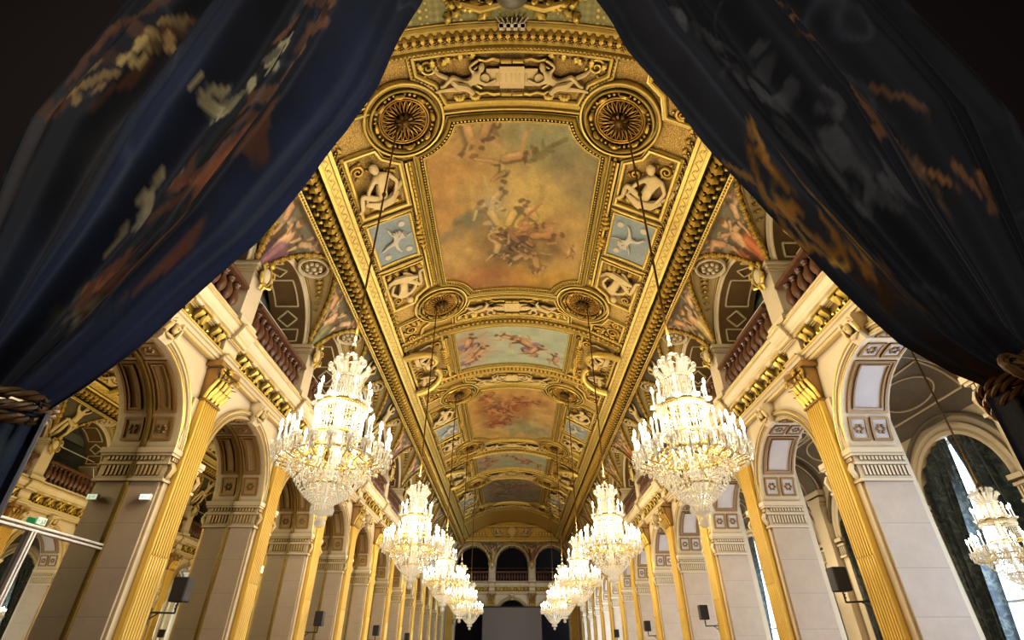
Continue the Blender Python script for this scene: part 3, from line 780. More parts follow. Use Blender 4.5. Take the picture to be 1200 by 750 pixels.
# --- sweep a moulding along a plan path (X,Y); profile points (d outwards, h below the vault)
def sweep(mb,path,prof,closed=True):
    n=len(path); rows=[]
    for i in range(n):
        p=Vector(path[i]); a=Vector(path[i-1]) if (closed or i>0) else None; b=Vector(path[(i+1)%n]) if (closed or i<n-1) else None
        d1=(p-a).normalized() if a is not None else (b-p).normalized(); d2=(b-p).normalized() if b is not None else d1
        n1=Vector((d1.y,-d1.x)); n2=Vector((d2.y,-d2.x)); nn=(n1+n2)
        if nn.length<1e-6: nn=n1
        nn.normalize(); k=1/max(.5,nn.dot(n1)); nn=nn*k
        rows.append([V(p.x+nn.x*d,p.y+nn.y*d,h) for d,h in prof])
    mb.grid(rows,closed_v=closed)
def along(path,step,closed=True):
    pts=[Vector(p) for p in path]; 
    if closed: pts.append(pts[0])
    out=[];acc=0.0
    for a,b in zip(pts,pts[1:]):
        L=(b-a).length; d=(b-a)/L if L else Vector((0,1)); t=acc
        while t<L: out.append((a+d*t,math.atan2(d.y,d.x))); t+=step
        acc=t-L
    return out
def offp(path,d):
    n=len(path); out=[]
    for i in range(n):
        p=Vector(path[i]); d1=(p-Vector(path[i-1])).normalized(); d2=(Vector(path[(i+1)%n])-p).normalized()
        n1=Vector((d1.y,-d1.x)); n2=Vector((d2.y,-d2.x)); nn=(n1+n2).normalized(); out.append(tuple(p+nn*(d/max(.5,nn.dot(n1)))))
    return out
def beads(mb,path,step,r,h,closed=True,sc=(1,1,1)):
    for p,a in along(path,step,closed): mb.ball((0,0,0),r,6,4,sc,M=VB(p.x,p.y,h)@Matrix.Rotation(a,4,'Z'))
LEAF=MB()
def _leaf():
    rows=[]
    for i in range(7):
        t=i/6; hw=(.12+.3*sin(PI*min(1,t*.95+.03)))*(1+.28*(-1)**i); h=.06+.3*sin(PI*t*.8)
        rows.append([(-hw,t,0.0),(-hw*.5,t,h*.8),(0,t+.03,h),(hw*.5,t,h*.8),(hw,t,0.0)])
    LEAF.grid(rows)
_leaf()
def leaf(mb,X,Y,rot,s,h=0,flat=1.0): mb.add(LEAF.v,LEAF.f,VB(X,Y,h)@Matrix.Rotation(rot,4,'Z')@Matrix.Diagonal((s,s,s*flat,1)))
def leaves(mb,path,step,s,h=0,turn=0,closed=True,alt=False):
    for i,(p,a) in enumerate(along(path,step,closed)): leaf(mb,p.x,p.y,a-PI/2+turn+(PI if (alt and i%2) else 0),s,h)
def scroll(mb,X,Y,r,turn0,direction,h=.03,th=.045,turns=1.6):
    pts=[];rad=[]; n=26
    for i in range(n):
        u=i/(n-1); a=turn0+direction*u*turns*2*PI; q=r*(1-.85*u); pts.append(VB(X,Y,h+.05*u)@Vector((q*cos(a),q*sin(a),0))); rad.append(th*(1.2-.6*u))
    mb.tube(pts,rad,5)
    for k in range(4):
        a=turn0+direction*(.3+k*1.5); leaf(mb,X+r*.95*cos(a),Y+r*.95*sin(a),a-PI/2+direction*.7,r*.6,h)
def flower(mb,X,Y,r,h=.03,n=8):
    m=VB(X,Y,h)
    for k in range(n): a=2*PI*k/n; mb.ball((r*.6*cos(a),r*.6*sin(a),0),r*.36,6,4,(1,1,.8),M=m)
    mb.ball((0,0,.03),r*.3,7,5,M=m)
def rect(x0,x1,y0,y1,nx=12): 
    xs=[x0+(x1-x0)*i/nx for i in range(nx+1)]
    return [(x,y0) for x in xs]+[(x,y1) for x in xs[::-1]]       # counter-clockwise: offsets point outwards
FRAME=[(0,0),(0,.05),(.02,.1),(.06,.1),(.075,.05),(.15,.06),(.165,.12),(.2,.16),(.24,.12),(.255,.04),(.3,.05),(.3,0)]
RX=2.75
def rosette_cut(yc,half,hw,r,cx,cy):
    # plan outline of the great panel: rectangle with concave corners round the rosettes at (cx,cy)
    def meet_y(x): return math.sqrt(max(0,r*r-(cx-x)**2))
    def meet_x(y): return math.sqrt(max(0,r*r-(cy-y)**2))
    a0=math.atan2((cy-meet_y(hw)+0)-cy,hw-cx); pts=[]
    # corner (+,+) arc from (hw, cy-my) to (cx-mx, half)
    my=meet_y(hw); mx=meet_x(half)
    s=math.atan2(-my,hw-cx)%(2*PI); e=math.atan2(half-cy,-mx)%(2*PI)
    arc=[(cx+r*cos(s+(e-s)*i/12),cy+r*sin(s+(e-s)*i/12)) for i in range(13)]
    q1=arc; q2=[(-x,y) for x,y in arc[::-1]]; q3=[(-x,-y) for x,y in arc]; q4=[(x,-y) for x,y in arc[::-1]]
    top=lambda a,b:[(a[0]+(b[0]-a[0])*i/10,a[1]+(b[1]-a[1])*i/10) for i in range(1,10)]
    out=q1+top(q1[-1],q2[0])+q2+q3+top(q3[-1],q4[0])+q4
    return [(x,yc+y) for x,y in out]
def vault_canvas(name,canvas,x0,x1,y0,y1,h,inside=None):
    mb=MB(); H,Wd=canvas.h,canvas.w
    mb.grid([[V(x0+(x1-x0)*j/(Wd-1),y0+(y1-y0)*i/(H-1),h) for j in range(Wd)] for i in range(H)])
    return mb
# --- the paintings (own generic allegorical skies)
def sky_main(k):
    h,w=200,150; c=Canvas(h,w,.72,[200,162,94])
    f=fbm(h,w,2,4); g=fbm(h,w,3,5)
    if k==0:
        c.blend(np.clip(f*1.6-.35,0,1)*.8,[214,176,96]); c.blend(np.clip(g-.35,0,1),[176,124,60])
        c.blob(.82,.1,.3,.22,[150,158,118],.9,.4,1.2); c.blob(.9,.28,.14,.12,[128,118,92],.6); c.blob(.08,.3,.18,.3,[206,140,70],.6)
        c.blob(.2,.95,.34,.14,[168,92,50],.8,0,1.2); c.blob(.5,.97,.3,.08,[170,104,62],.7); c.blob(.85,.93,.25,.14,[206,160,50],.8)
        c.blob(.5,.36,.24,.14,[222,190,110],.8); c.blob(.62,.42,.2,.12,[226,196,104],.7)
        c.blob(.28,.52,.18,.07,[124,112,76],.85,-.3); c.blob(.2,.5,.1,.04,[104,120,110],.8,-.6)
        c.blob(.42,.44,.1,.07,[190,186,164],.85); c.blob(.56,.46,.09,.05,[226,196,96],.8); c.blob(.55,.64,.2,.09,[110,84,54],.85,.2); c.blob(.5,.76,.2,.09,[120,92,58],.8); c.blob(.6,.72,.12,.08,[92,72,48],.6)
        for a in ((.26,.06,.2,2.9,[206,160,104],[176,140,80],3,1),(.36,.05,.16,-2.7,[196,150,96],[150,110,70],4,-1),(.52,.16,.2,1.2,[206,160,100],[196,168,96],5,1),
                  (.4,.36,.17,.3,[212,186,130],[176,172,150],6,1),(.37,.48,.2,-.5,[214,190,140],[182,184,170],7,-1),(.52,.48,.2,.4,[220,184,110],[220,188,84],8,1),(.62,.46,.17,-.4,[220,180,110],[214,180,80],9,-1),
                  (.6,.58,.2,1.0,[196,130,80],[150,90,50],10,1),(.72,.6,.19,1.3,[190,130,80],[140,100,60],12,1),(.5,.62,.17,-.6,[150,110,80],[84,64,60],11,-1),
                  (.4,.68,.15,.2,[206,170,120],[120,110,90],13,1),(.56,.75,.14,.9,[200,160,110],[110,90,60],14,-1),(.68,.78,.15,-.3,[190,140,90],[120,84,50],15,1),(.9,.68,.1,.2,[200,150,90],[160,120,70],16,1)):
            x,y,s,ang,sk,dr,sd,fl=a; c.figure(x,y,s,ang,sk,dr,sd,fl)
        for i in range(9): c.cap((.44+.012*i,.19-.01*i),(.46+.012*i+.04*cos(i*1.7),.17-.01*i+.035*sin(i*2.3)),.012,.006,[112,110,62],.7)
    else:
        c.im[:]=np.array([206,150,62])/255.; c.blend(np.clip(f*1.5-.4,0,1)*.8,[222,178,84])
        c.blob(.7,.75,.4,.25,[150,156,124],.9,.3,1.2); c.blob(.95,.4,.2,.3,[190,150,96],.7); c.blob(.9,.1,.3,.15,[196,140,70],.7)
        if k==2: c.im*=.0; c.im+=np.array([150,138,112])/255.; c.blend(f*.9,[104,94,74]); c.blend(np.clip(g-.3,0,1),[184,170,140])  # third sky in dull tones: the unlit far end put into its colour
        c.blob(.36,.42,.2,.26,[140,72,36],.85 if k==1 else .5,.2); c.blob(.55,.28,.26,.1,[160,90,44],.7 if k==1 else .4,-.2)
        for i,(x,y,s) in enumerate(((.3,.4,.26),(.42,.3,.24),(.4,.55,.24),(.55,.24,.22),(.68,.22,.2),(.34,.7,.2),(.5,.5,.16),(.26,.2,.22))):
            c.figure(x,y,s,-.8+.5*i,[190,120,70] if k==1 else [150,136,110],[150,70,34] if k==1 else [104,92,74],20+i,1-2*(i%2))
    lum=c.im.mean(axis=2,keepdims=True); c.im=c.im*.84+lum*np.array([1.06,1.0,.86])*.16
    for _ in range(0): c.im[1:-1,1:-1]=(c.im[1:-1,1:-1]*2+c.im[:-2,1:-1]+c.im[2:,1:-1]+c.im[1:-1,:-2]+c.im[1:-1,2:])/6
    wisp=np.clip(fbm(h,w,5,5)-.5,0,1)*1.6; c.blend(np.clip(wisp,0,.34),[212,176,104] if k<2 else [160,148,122]); c.blend(np.full((h,w),.16),[214,182,116] if k<2 else [150,138,110]); c.grain(.16,16); return c
def sky_small(k):
    h,w=80,120; c=Canvas(h,w,1.5,[176,196,176]); f=fbm(h,w,3,4)
    c.blend(f*.9,[208,206,170]); c.blob(.1,.5,.3,.5,[190,160,130],.7)
    for i,(x,y,s,a) in enumerate(((.1,.3,.4,.2),(.2,.62,.36,.8),(.46,.3,.36,-1.3),(.62,.45,.44,-.9),(.72,.6,.34,.5),(.92,.75,.3,.2),(.1,.8,.3,.9))):
        c.figure(x,y,s,a,[206,160,120],[[150,120,140],[190,150,110],[214,196,160]][i%3],40+i+7*k,1-2*(i%2))
    if k: c.im=c.im*.8+np.array([150,120,80])/255.*.2
    c.grain(.1,10); return c
MAINC=[12,28,44]; NARC=[20,36]
PNAME={12:'largest golden ceiling painting of swirling clouds and figures, nearest the drapes',28:'orange ceiling painting with a brown mass of figures on the left, second great panel',44:'dim grey-brown ceiling painting nearest the far wall',
       20:'pale sky-blue ceiling painting with floating figures, first narrow panel',36:'narrow blue-green ceiling painting between the second and third great panels'}
def ceiling_painting(yc,main,k):
    root=thing('ceiling_painting',PNAME[yc],'painting',V(0,yc,0)); off=V(0,yc,0)
    if main:
        out=rosette_cut(0,3.6,2.4,1.33,RX,4.0); cv=sky_main(k)
        x0,x1,y0,y1=-2.44,2.44,-3.64,3.64
    else:
        out=rect(-2.42,2.42,-1.65,1.65); cv=sky_small(k); x0,x1,y0,y1=-2.42,2.42,-1.65,1.65
    mb=MB(); H,Wd=cv.h,cv.w
    pts=[];idx={};faces=[];cols=cv.cols(); keep=[]
    def inside(x,y): 
        return (not main) or math.hypot(abs(x)-RX,abs(y)-4.0)>1.27
    for i in range(H):
        for j in range(Wd):
            x=x0+(x1-x0)*j/(Wd-1); y=y0+(y1-y0)*i/(H-1)
            if inside(x,y): idx[i,j]=len(pts); pts.append(V(x,y,.02)); keep.append(i*Wd+j)
    for i in range(H-1):
        for j in range(Wd-1):
            q=[(i,j),(i,j+1),(i+1,j+1),(i+1,j)]
            if all(k_ in idx for k_ in q): faces.append(tuple(idx[k_] for k_ in q))
    mb.v=pts; mb.f=faces
    me=mb.mesh('canvas',True,V(0,0,0)); set_cols(me,cols[keep]); link('canvas',me,M['canvas'],root)
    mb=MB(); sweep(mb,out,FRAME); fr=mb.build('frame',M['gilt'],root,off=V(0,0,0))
    mb=MB(); beads(mb,offp(out,.112),.1,.042,.08); beads(mb,offp(out,.02),.06,.02,.1); mb.build('beading',M['gilt'],fr,off=V(0,0,0))
    mb=MB(); L=2.75 if main else 1.5
    for s in (-1,1):
        rows=[]
        for x,h in ((2.72,.0),(2.72,.06),(2.76,.1),(2.8,.06),(2.86,.06),(2.9,.11),(2.95,.11),(2.97,.0)): rows.append([V(s*x,-L,h),V(s*x,L,h)])
        mb.grid(rows)
        E0=3.94 if main else 1.96
        rows=[]
        for d,h in ((0,0),(0,.05),(.04,.1),(.08,.1),(.11,.04),(.2,.04),(.22,.09),(.27,.09),(.3,0)): rows.append([V(-1.75+3.5*i/14,s*(E0+d*(1 if main else .4)),h) for i in range(15)])
        mb.grid(rows)
    mb.build('outer_moulding',M['gilt'],root,off=V(0,0,0),ang=25)
    mb=MB()
    for s in (-1,1):
        for k in range(int(L*2/.16)): leaf(mb,s*2.83,-L+.16*k,(PI if s>0 else 0)+PI/2*0,.15,.06)
        for q in (-1,1):
            for k in range(4): leaf(mb,s*(2.82),q*(.2+.2*k),-s*PI/2+q*.5,.3-.04*k,.08)
    mb.build('leaf_moulding',M['gilt_deep'],root,off=V(0,0,0))
    return root
for k,yc in enumerate(MAINC): ceiling_painting(yc,True,k)
for k,yc in enumerate(NARC): ceiling_painting(yc,False,k)

# --- pierced medallions the chandeliers hang from
def make_rosette(label):
    X=RX; off=V(X,0,0); root=thing('ceiling_medallion',label,'medallion',off,group='pierced ceiling medallions'); m=VB(X,0,0); om=off
    mb=MB(); mb.lathe([(1.06,0),(1.06,.1),(1.03,.16),(.98,.16),(.96,.09),(.9,.1),(.88,.2),(.85,.22),(.82,.18),(.8,.03)],48,M=m); ring=mb.build('ring',M['gilt'],root,off=om)
    mb=MB()
    for k in range(36): a=2*PI*k/36; mb.ball((.74*cos(a),.74*sin(a),.1),.05,6,4,M=m)
    for k in range(8):
        a=2*PI*k/8; mb.tube([m@Vector((.72*cos(a+d),.72*sin(a+d),.14+.06*cos(d*9))) for d in (-.16,-.08,0,.08,.16)],[.03,.055,.06,.055,.03],6)
    mb.build('leaf_border',M['gilt_deep'],ring,off=om)
    mb=MB(); mb.lathe([(.001,.015),(.82,.015)],40,M=m); mb.build('backing',M['pit'],root,off=om)
    mb=MB()
    mb.tube([m@Vector((.63*cos(2*PI*k/48),.63*sin(2*PI*k/48),.1)) for k in range(48)],.02,5,True)
    mb.tube([m@Vector((.57*cos(2*PI*k/48),.57*sin(2*PI*k/48),.1)) for k in range(48)],.013,5,True)
    for k in range(24):
        a=2*PI*k/24; pts=[]
        for u in (-1,-.95,-.8,-.5,0,.5,.8,.95,1):
            r=.25+.3*math.sqrt(max(0,1-u*u)); w=.042*u*(.55+.45*r/.55); pts.append(m@Vector((r*cos(a)-w*sin(a)*1.2,r*sin(a)+w*cos(a)*1.2,.1)))
        mb.tube(pts,.013,4)
    mb.build('grille',M['iron'],root,off=om)
    mb=MB(); mb.ball((0,0,.14),.14,10,6,M=m)
    for k in range(10): a=2*PI*k/10; mb.tube([m@Vector((.1*cos(a),.1*sin(a),.16)),m@Vector((.22*cos(a),.22*sin(a),.2)),m@Vector((.27*cos(a),.27*sin(a),.12))],[.04,.05,.02],5)
    mb.build('hub',M['metal_dark'],root,off=om)
    return root
ROSY=[8,16,24,32,40,48]
RL='round pierced gilt ceiling medallion, {} from the near end on the {} of the vault'
ro=make_rosette(RL.format('first','right')); 
for i,y in enumerate(ROSY):
    for s in (1,-1):
        x,_,z=V(RX,0,0); lab=RL.format(ORD[i+1],'right' if s>0 else 'left')
        if i==0 and s>0: ro.location=(x,y,z)
        else: dup(ro,(s*x,y,z),0 if s>0 else PI,lab)

# --- longitudinal beams at the edge of the vault
def make_beam():
    mb=MB()
    def slab(x0,x1,h):
        rows=[]
        for y in (2.2,END): rows.append([V(x0,y,0),V(x0,y,h),V((x0+x1)/2,y,h),V(x1,y,h),V(x1,y,0)])
        mb.grid(rows)
    slab(4.5,4.58,.14); slab(4.58,4.79,.09); slab(4.79,4.86,.16); slab(5.32,5.4,.14)
    return mb
for s,nm in ((1,'right'),(-1,'left')):
    t=thing('ceiling_beam','long gilded longitudinal beam along the {} edge of the painted vault'.format(nm),'beam',(0,0,0)); t.location=(s*5,28,11.6)
    mb=make_beam(); 
    lf=MB(); gu=MB()
    for k in range(int((END-4.5)/.3)):
        y=4.5+.3*k; leaf(lf,4.88,y,-PI/2,.4,.03,1.4); leaf(lf,4.9,y+.15,-PI/2+.5,.24,.03,1.5); leaf(lf,5.3,y+.13,PI/2-.3,.2,.03,1.5)
        if k%1==0: flower(lf,4.4,y,.11,.03,5); leaf(lf,4.36,y+.15,.5,.16,.02)
        gu.ball((0,0,0),.045,8,4,(1,1,.4),M=VB(4.685,y,.09)); 
        for q in range(1): gu.tube([VB(4.685+.05*sin(2*PI*(u/8.0)),y-.15+.3*u/8,.09)@Vector((0,0,0)) for u in range(9)],.012,4)
    for k in range(int((END-4.5)/.1)): lf.ball((0,0,0),.035,5,3,M=VB(5.36,4.5+.1*k,.15))
    for q in (mb,lf,gu):
        if s<0: q.v=[(-x,y,z) for x,y,z in q.v]
    o=(s*5,28,11.6); dk=MB(); dk.grid([[V(s*4.86,y,.01),V(s*5.33,y,.01)] for y in (2.2,END)]); dk.build('leaf_band_recess',M['pit'],t,off=o); b=mb.build('beam_body',M['gilt'],t,off=o,ang=25); lf.build('leaf_band',M['gilt_deep'],t,off=o); gu.build('guilloche_band',M['gilt'],t,off=o)

# --- side panels between beam and great paintings: figure reliefs and blue cameos
def relief_panel(label,flip):
    off=V(3.72,0,0); t=thing('relief_panel',label,'relief',off,group='carved figure panels of the vault')
    pth=[(3.08,-1.0),(4.3,-1.0),(4.3,1.05),(3.6,1.05),(3.5,.75),(3.08,.45)] if not flip else [(3.08,-.45),(3.5,-.75),(3.6,-1.05),(4.3,-1.05),(4.3,1.0),(3.08,1.0)]
    mb=MB(); sweep(mb,pth,[(-.05,0),(-.05,.05),(-.02,.09),(.03,.09),(.05,.04),(.09,.06),(.11,0)]); fr=mb.build('frame',M['gilt'],t,off=off)
    mb=MB(); m=VB(3.75,-.05 if not flip else .05,.02)
    R=Matrix.Rotation(0 if not flip else PI,4,'Z')
    put_body(mb,'sit',m@R@Matrix.Translation((-.02,-.5,0))@Matrix.Diagonal((1.2,1.35,.8,1))); mb.build('figure',M['relief'],t,off=off)
    mb=MB()
    for k in range(5): leaf(mb,3.25+.2*k,(-.85 if not flip else .85),(.4*k-.8)+(0 if not flip else PI),.3,.02)
    scroll(mb,4.1,-.6 if flip else .6,.2,0,1); scroll(mb,3.4,-.2 if flip else .2,.16,PI,-1); mb.build('foliage',M['gilt_deep'],t,off=off)
    return t
def cameo(label):
    off=V(3.72,0,0); t=thing('cameo_panel',label,'relief',off,group='blue cameo panels of the vault')
    mb=MB(); mb.grid([[V(3.15+1.1*i/6,y,.03) for i in range(7)] for y in (-.88,.88)]); mb.build('ground',M['cameo_blue'],t,off=off)
    mb=MB(); p=rect(3.15,4.25,-.88,.88,4); sweep(mb,p,[(0,0),(0,.06),(.03,.09),(.07,.09),(.09,.05),(.14,.05),(.16,0)]); beads(mb,offp(p,.12),.09,.03,.06)
    for y in (-1.1,1.1): mb.tube([VB(3.0+1.4*i/8,y,.08+.05*sin(PI*i/8))@Vector((0,0,0)) for i in range(9)],[.03,.05,.06,.05,.07,.05,.06,.05,.03],6)
    mb.build('frame',M['gilt'],t,off=off)
    mb=MB(); put_body(mb,'putto',VB(3.7,-.08,.02)@Matrix.Rotation(.6,4,'Z')@Matrix.Diagonal((.74,.74,.5,1))); fg=mb.build('winged_child',M['stucco'],t,off=off)
    mb=MB()
    for x,y in ((3.4,.6),(4.0,-.6),(3.35,-.55)):
        mb=MB(); mb.lathe([(.001,.06),(.1,.06),(.13,.02)],12,M=VB(x,y,.02)); mb.build('disc',M['stucco'],t,off=off)
    return t
rp=[relief_panel('x',False),relief_panel('x',True)]; cm=cameo('x'); first={0:True,1:True,2:True}
def place(src,key,x,y,s,lab):
    o=V(3.72,0,0); loc=(s*o[0],y,o[2]); rz=0 if s>0 else PI
    if first[key]: src.location=loc; src.rotation_euler=(0,0,rz); src['label']=lab; first[key]=False
    else: dup(src,loc,rz,lab)
GP=['nearest','middle','farthest']
for i,yc in enumerate(MAINC):
    for s in (1,-1):
        sw='right' if s>0 else 'left'; 
        place(cm,2,3.72,yc,s,'pale blue cameo panel with a winged child, {} of the {} great painting'.format(sw,GP[i]))
        for d in (-1,1):
            lab='carved nude figure panel {} the blue cameo on the {} of the {} great painting'.format('before' if d<0 else 'beyond',sw,GP[i])
            # the notch must face the medallion (outer end)
            fl=(d<0) if s>0 else (d>0)
            place(rp[1 if fl else 0],1 if fl else 0,3.72,yc+d*2.3,s,lab)

# --- transverse friezes with reclining figures and a tablet
def frieze_panel(label,small=False):
    off=V(0,0,0); t=thing('frieze_panel',label,'relief',off,group='transverse friezes with reclining figures')
    p=[(-2.3,-.6),(-1.6,-.6)]+[(x*.1,-.6) for x in range(-12,13,4)]+[(1.6,-.6),(2.3,-.6),(2.28,-.22),(1.86,.08),(1.66,.62)]+[(x*.1,.62) for x in range(14,-15,-4)]+[(-1.66,.62),(-1.86,.08),(-2.28,-.22)]
    mb=MB(); sweep(mb,p,[(-.04,0),(-.04,.05),(.0,.1),(.05,.1),(.07,.04),(.12,.07),(.15,.07),(.17,0)]); beads(mb,offp(p,.1),.09,.022,.08); mb.build('frame',M['gilt'],t,off=off)
    for s in (-1,1):
        mb=MB(); put_body(mb,'recline',VB(s*1.2,.34,.02)@Matrix.Diagonal((-s*.72,-.98,.75,1))); mb.build('reclining_figure',M['relief'],t,off=off)
    mb=MB(); m=VB(0,0,0)
    mb.box(-.62,.62,-.22,.22,.04,.12,M=m); mb.box(-.3,.3,-.28,.28,.04,.13,M=m)
    for s in (-1,1): mb.lathe([(.001,.17),(.11,.17),(.15,.1),(.15,.02)],14,(s*.66,0,0),M=m)
    tb=mb.build('tablet',M['relief'],t,off=off)
    mb=MB()
    for x in (-.36,-.27,-.14,-.02,.1,.18,.34): mb.box(x-.012,x+.012,-.1,.1,.12,.135,M=m)
    mb.build('worn_inscription',M['relief'],tb,off=off)
    mb=MB()
    for q in (-1,1):
        for s in (-1,1): mb.tube([m@Vector((s*.02,q*.42,.14)),m@Vector((s*.26,q*.42,.14))],.055,7); mb.tube([m@Vector((s*a_,q*b_,.1)) for a_,b_ in ((.3,.42),(.45,.46),(.62,.4),(.8,.44),(.95,.34))],[.05,.05,.04,.05,.03],6)
    for s in (-1,1):
        for k in range(6):
            leaf(mb,s*(1.0+.22*k),-.42+.03*k,.5*s*(k%3-1)+PI,.26,.02); leaf(mb,s*(.8+.13*k),.45,.6*s*(k%3-1),.2,.02)
        for q in (-1,1): mb.tube([m@Vector((s*a_,q*b_,.09)) for a_,b_ in ((.75,.3),(.9,.2),(.95,.05),(.88,0))],[.03,.05,.05,.03],6); (scroll(mb,s*2.0,-.36,.2,0,-s,.02,.035) if q<0 else None)
    mb.build('cartouche_scrolls',M['gilt'],t,off=off)
    return t
FY=[(7.12,0),(16.88,1),(23.12,0),(32.88,1),(39.12,0),(48.88,1)]
FL='carved transverse frieze with two reclining figures around a tablet, {} from the near end'
fz=frieze_panel(FL.format('first'))
for i,(y,tn) in enumerate(FY):
    z=V(0,0,0)[2]
    if i==0: fz.location=(0,y,z)
    else: dup(fz,(0,y,z),PI*tn,FL.format(ORD[i+1]))
# --- transverse leaf bands
def cross_band(y,label,wide=4.45):
    off=V(0,y,0); t=thing('ceiling_rib',label,'rib',off,group='transverse leaf bands across the vault')
    xs=[-wide+2*wide*i/36 for i in range(37)]
    mb=MB(); rows=[[V(x,y+d,h) for x in xs] for d,h in ((-.3,0),(-.3,.1),(-.24,.13),(-.2,.06),(.2,.06),(.24,.13),(.3,.1),(.3,0))]; mb.grid(rows); mb.build('band',M['gilt'],t,off=off,ang=25)
    mb=MB()
    for k in range(46):
        x=-wide+.1+(2*wide-.2)*k/45; leaf(mb,x,y-.16,0,.24,.06); flower(mb,x+.1,y+.1,.07,.07,5)
        mb.ball((0,0,0),.035,5,3,M=VB(x,y+.27,.12)); mb.ball((0,0,0),.035,5,3,M=VB(x+.1,y+.27,.12))
    mb.build('leaf_row',M['gilt_deep'],t,off=off); return t
RY=[6.15,17.85,22.15,33.85,38.15,49.85]
RBL='gilded leaf band crossing the vault, {} from the near end'
rb=cross_band(0,RBL.format('first'))
for i,y in enumerate(RY):
    loc=V(0,y,0)
    if i==0: rb.location=loc
    else: dup(rb,loc,PI*(i%2),RBL.format(ORD[i+1]))
# --- corner ornament panels outside the medallions
def corner_panel(label):
    off=V(3.85,0,0); t=thing('corner_panel',label,'panel',off,group='scrolled corner panels of the vault')
    p=[(3.25,-.62),(4.3,-.62),(4.3,.65),(3.75,.65),(3.6,.15),(3.25,-.1)]
    mb=MB(); sweep(mb,p,[(-.03,0),(-.03,.05),(0,.08),(.04,.08),(.06,.03),(.1,.05),(.12,0)]); mb.build('frame',M['gilt'],t,off=off)
    mb=MB(); scroll(mb,4.0,-.1,.28,0,1); scroll(mb,3.55,-.35,.2,PI,-1); scroll(mb,4.05,.45,.16,1,1)
    for k in range(4): leaf(mb,3.5+.2*k,-.5,.3*k,.25,.02)
    mb.build('scrollwork',M['gilt_deep'],t,off=off); return t
cp=None; CL='small scrollwork corner panel beside the {} medallion on the {} of the vault'
for i,y in enumerate(ROSY):
    for s in (1,-1):
        lab=CL.format(ORD[i+1],'right' if s>0 else 'left'); o=V(3.85,0,0)
        near=(i%2==0)
        yy=y-1.05 if near else y+1.05
        # near ones have the notch facing +y; turned copies face -y
        rz=0 if (s>0)==near else PI
        if cp is None: cp=corner_panel(lab); cp.location=(o[0],yy,o[2])
        elif (s>0)==(rz==0): dup(cp,(s*o[0],yy,o[2]),0 if s>0 else PI,lab)
        else:   # mirrored along the hall
            r=dup(cp,(s*o[0],yy,o[2]),0 if s>0 else PI,lab); r.scale=(1,-1,1)
# --- scrolled pediments with figures beside the narrow paintings
def pediment(label):
    off=V(3.75,0,0); t=thing('scroll_pediment',label,'ornament',off,group='scrolled pediments beside the narrow paintings')
    mb=MB(); m=VB(3.7,0,0)
    for q in (-1,1):
        pts=[];rad=[]
        for i in range(14):
            u=i/13; a=-.2+u*2.3; pts.append(m@Vector((.75-1.0*sin(a)*1.05,q*(1.62-.95*(1-cos(a))),.3+.12*sin(PI*u)))); rad.append(.15-.04*u)
        e=pts[-1]; 
        mb.tube(pts,rad,8)
        c=m@Vector((-.22,q*.62,.34))
        mb.tube([m@Vector((-.3+(.24-.02*k)*cos(-2.0+k*.7)*1,q*(.5+(.24-.02*k)*sin(2.0-k*.7)),.36)) for k in range(11)],[.07-.004*k for k in range(11)],6)
        mb.tube([m@Vector((.6+(.2-.017*k)*cos(k*.7),q*(1.55+(.2-.017*k)*sin(k*.7)),.3)) for k in range(11)],[.06-.004*k for k in range(11)],6)
    mb.build('scroll_arms',M['gilt'],t,off=off)
    mb=MB(); mb.ball((0,0,.16),.34,16,8,(.75,1,.35),M=m); mb.build('oval_shield',M['relief'],t,off=off)
    mb=MB(); mb.tube([m@Vector((.28*cos(2*PI*k/24),.37*sin(2*PI*k/24),.18)) for k in range(24)],.045,6,True)
    for k in range(7): leaf(mb,3.15,-.6+.2*k,PI/2,.3,.04)
    for q in (-1,1):
        scroll(mb,4.2,q*.55,.22,0,q,.04,.04); scroll(mb,3.25,q*1.3,.25,1,-q,.04,.05)
        for k in range(5): leaf(mb,3.0+.3*k,q*1.75,PI/2*(1-q)+.3*k-.6,.32,.03)
    mb.build('foliage',M['gilt_deep'],t,off=off)
    for q in (-1,1):
        mb=MB(); put_body(mb,'sit',VB(4.15,q*.95,.12)@Matrix.Rotation(PI/2,4,'Z')@Matrix.Diagonal((-q*.9,.95,.9,1))); mb.build('seated_figure',M['relief'],t,off=off)
    mb=MB()
    p=rect(2.98,4.38,-1.98,1.98,4); sweep(mb,p,[(-.03,0),(-.03,.06),(.03,.09),(.08,.05),(.1,0)]); mb.build('frame',M['gilt'],t,off=off)
    return t
pd=None
for i,y in enumerate(NARC):
    for s in (1,-1):
        o=V(3.75,0,0); lab='gilded scroll pediment with oval shield at the {} of the {} narrow painting'.format('right' if s>0 else 'left',['nearest','farther'][i])
        if pd is None: pd=pediment(lab); pd.location=(o[0],y,o[2])
        else: dup(pd,(s*o[0],y,o[2]),0 if s>0 else PI,lab)
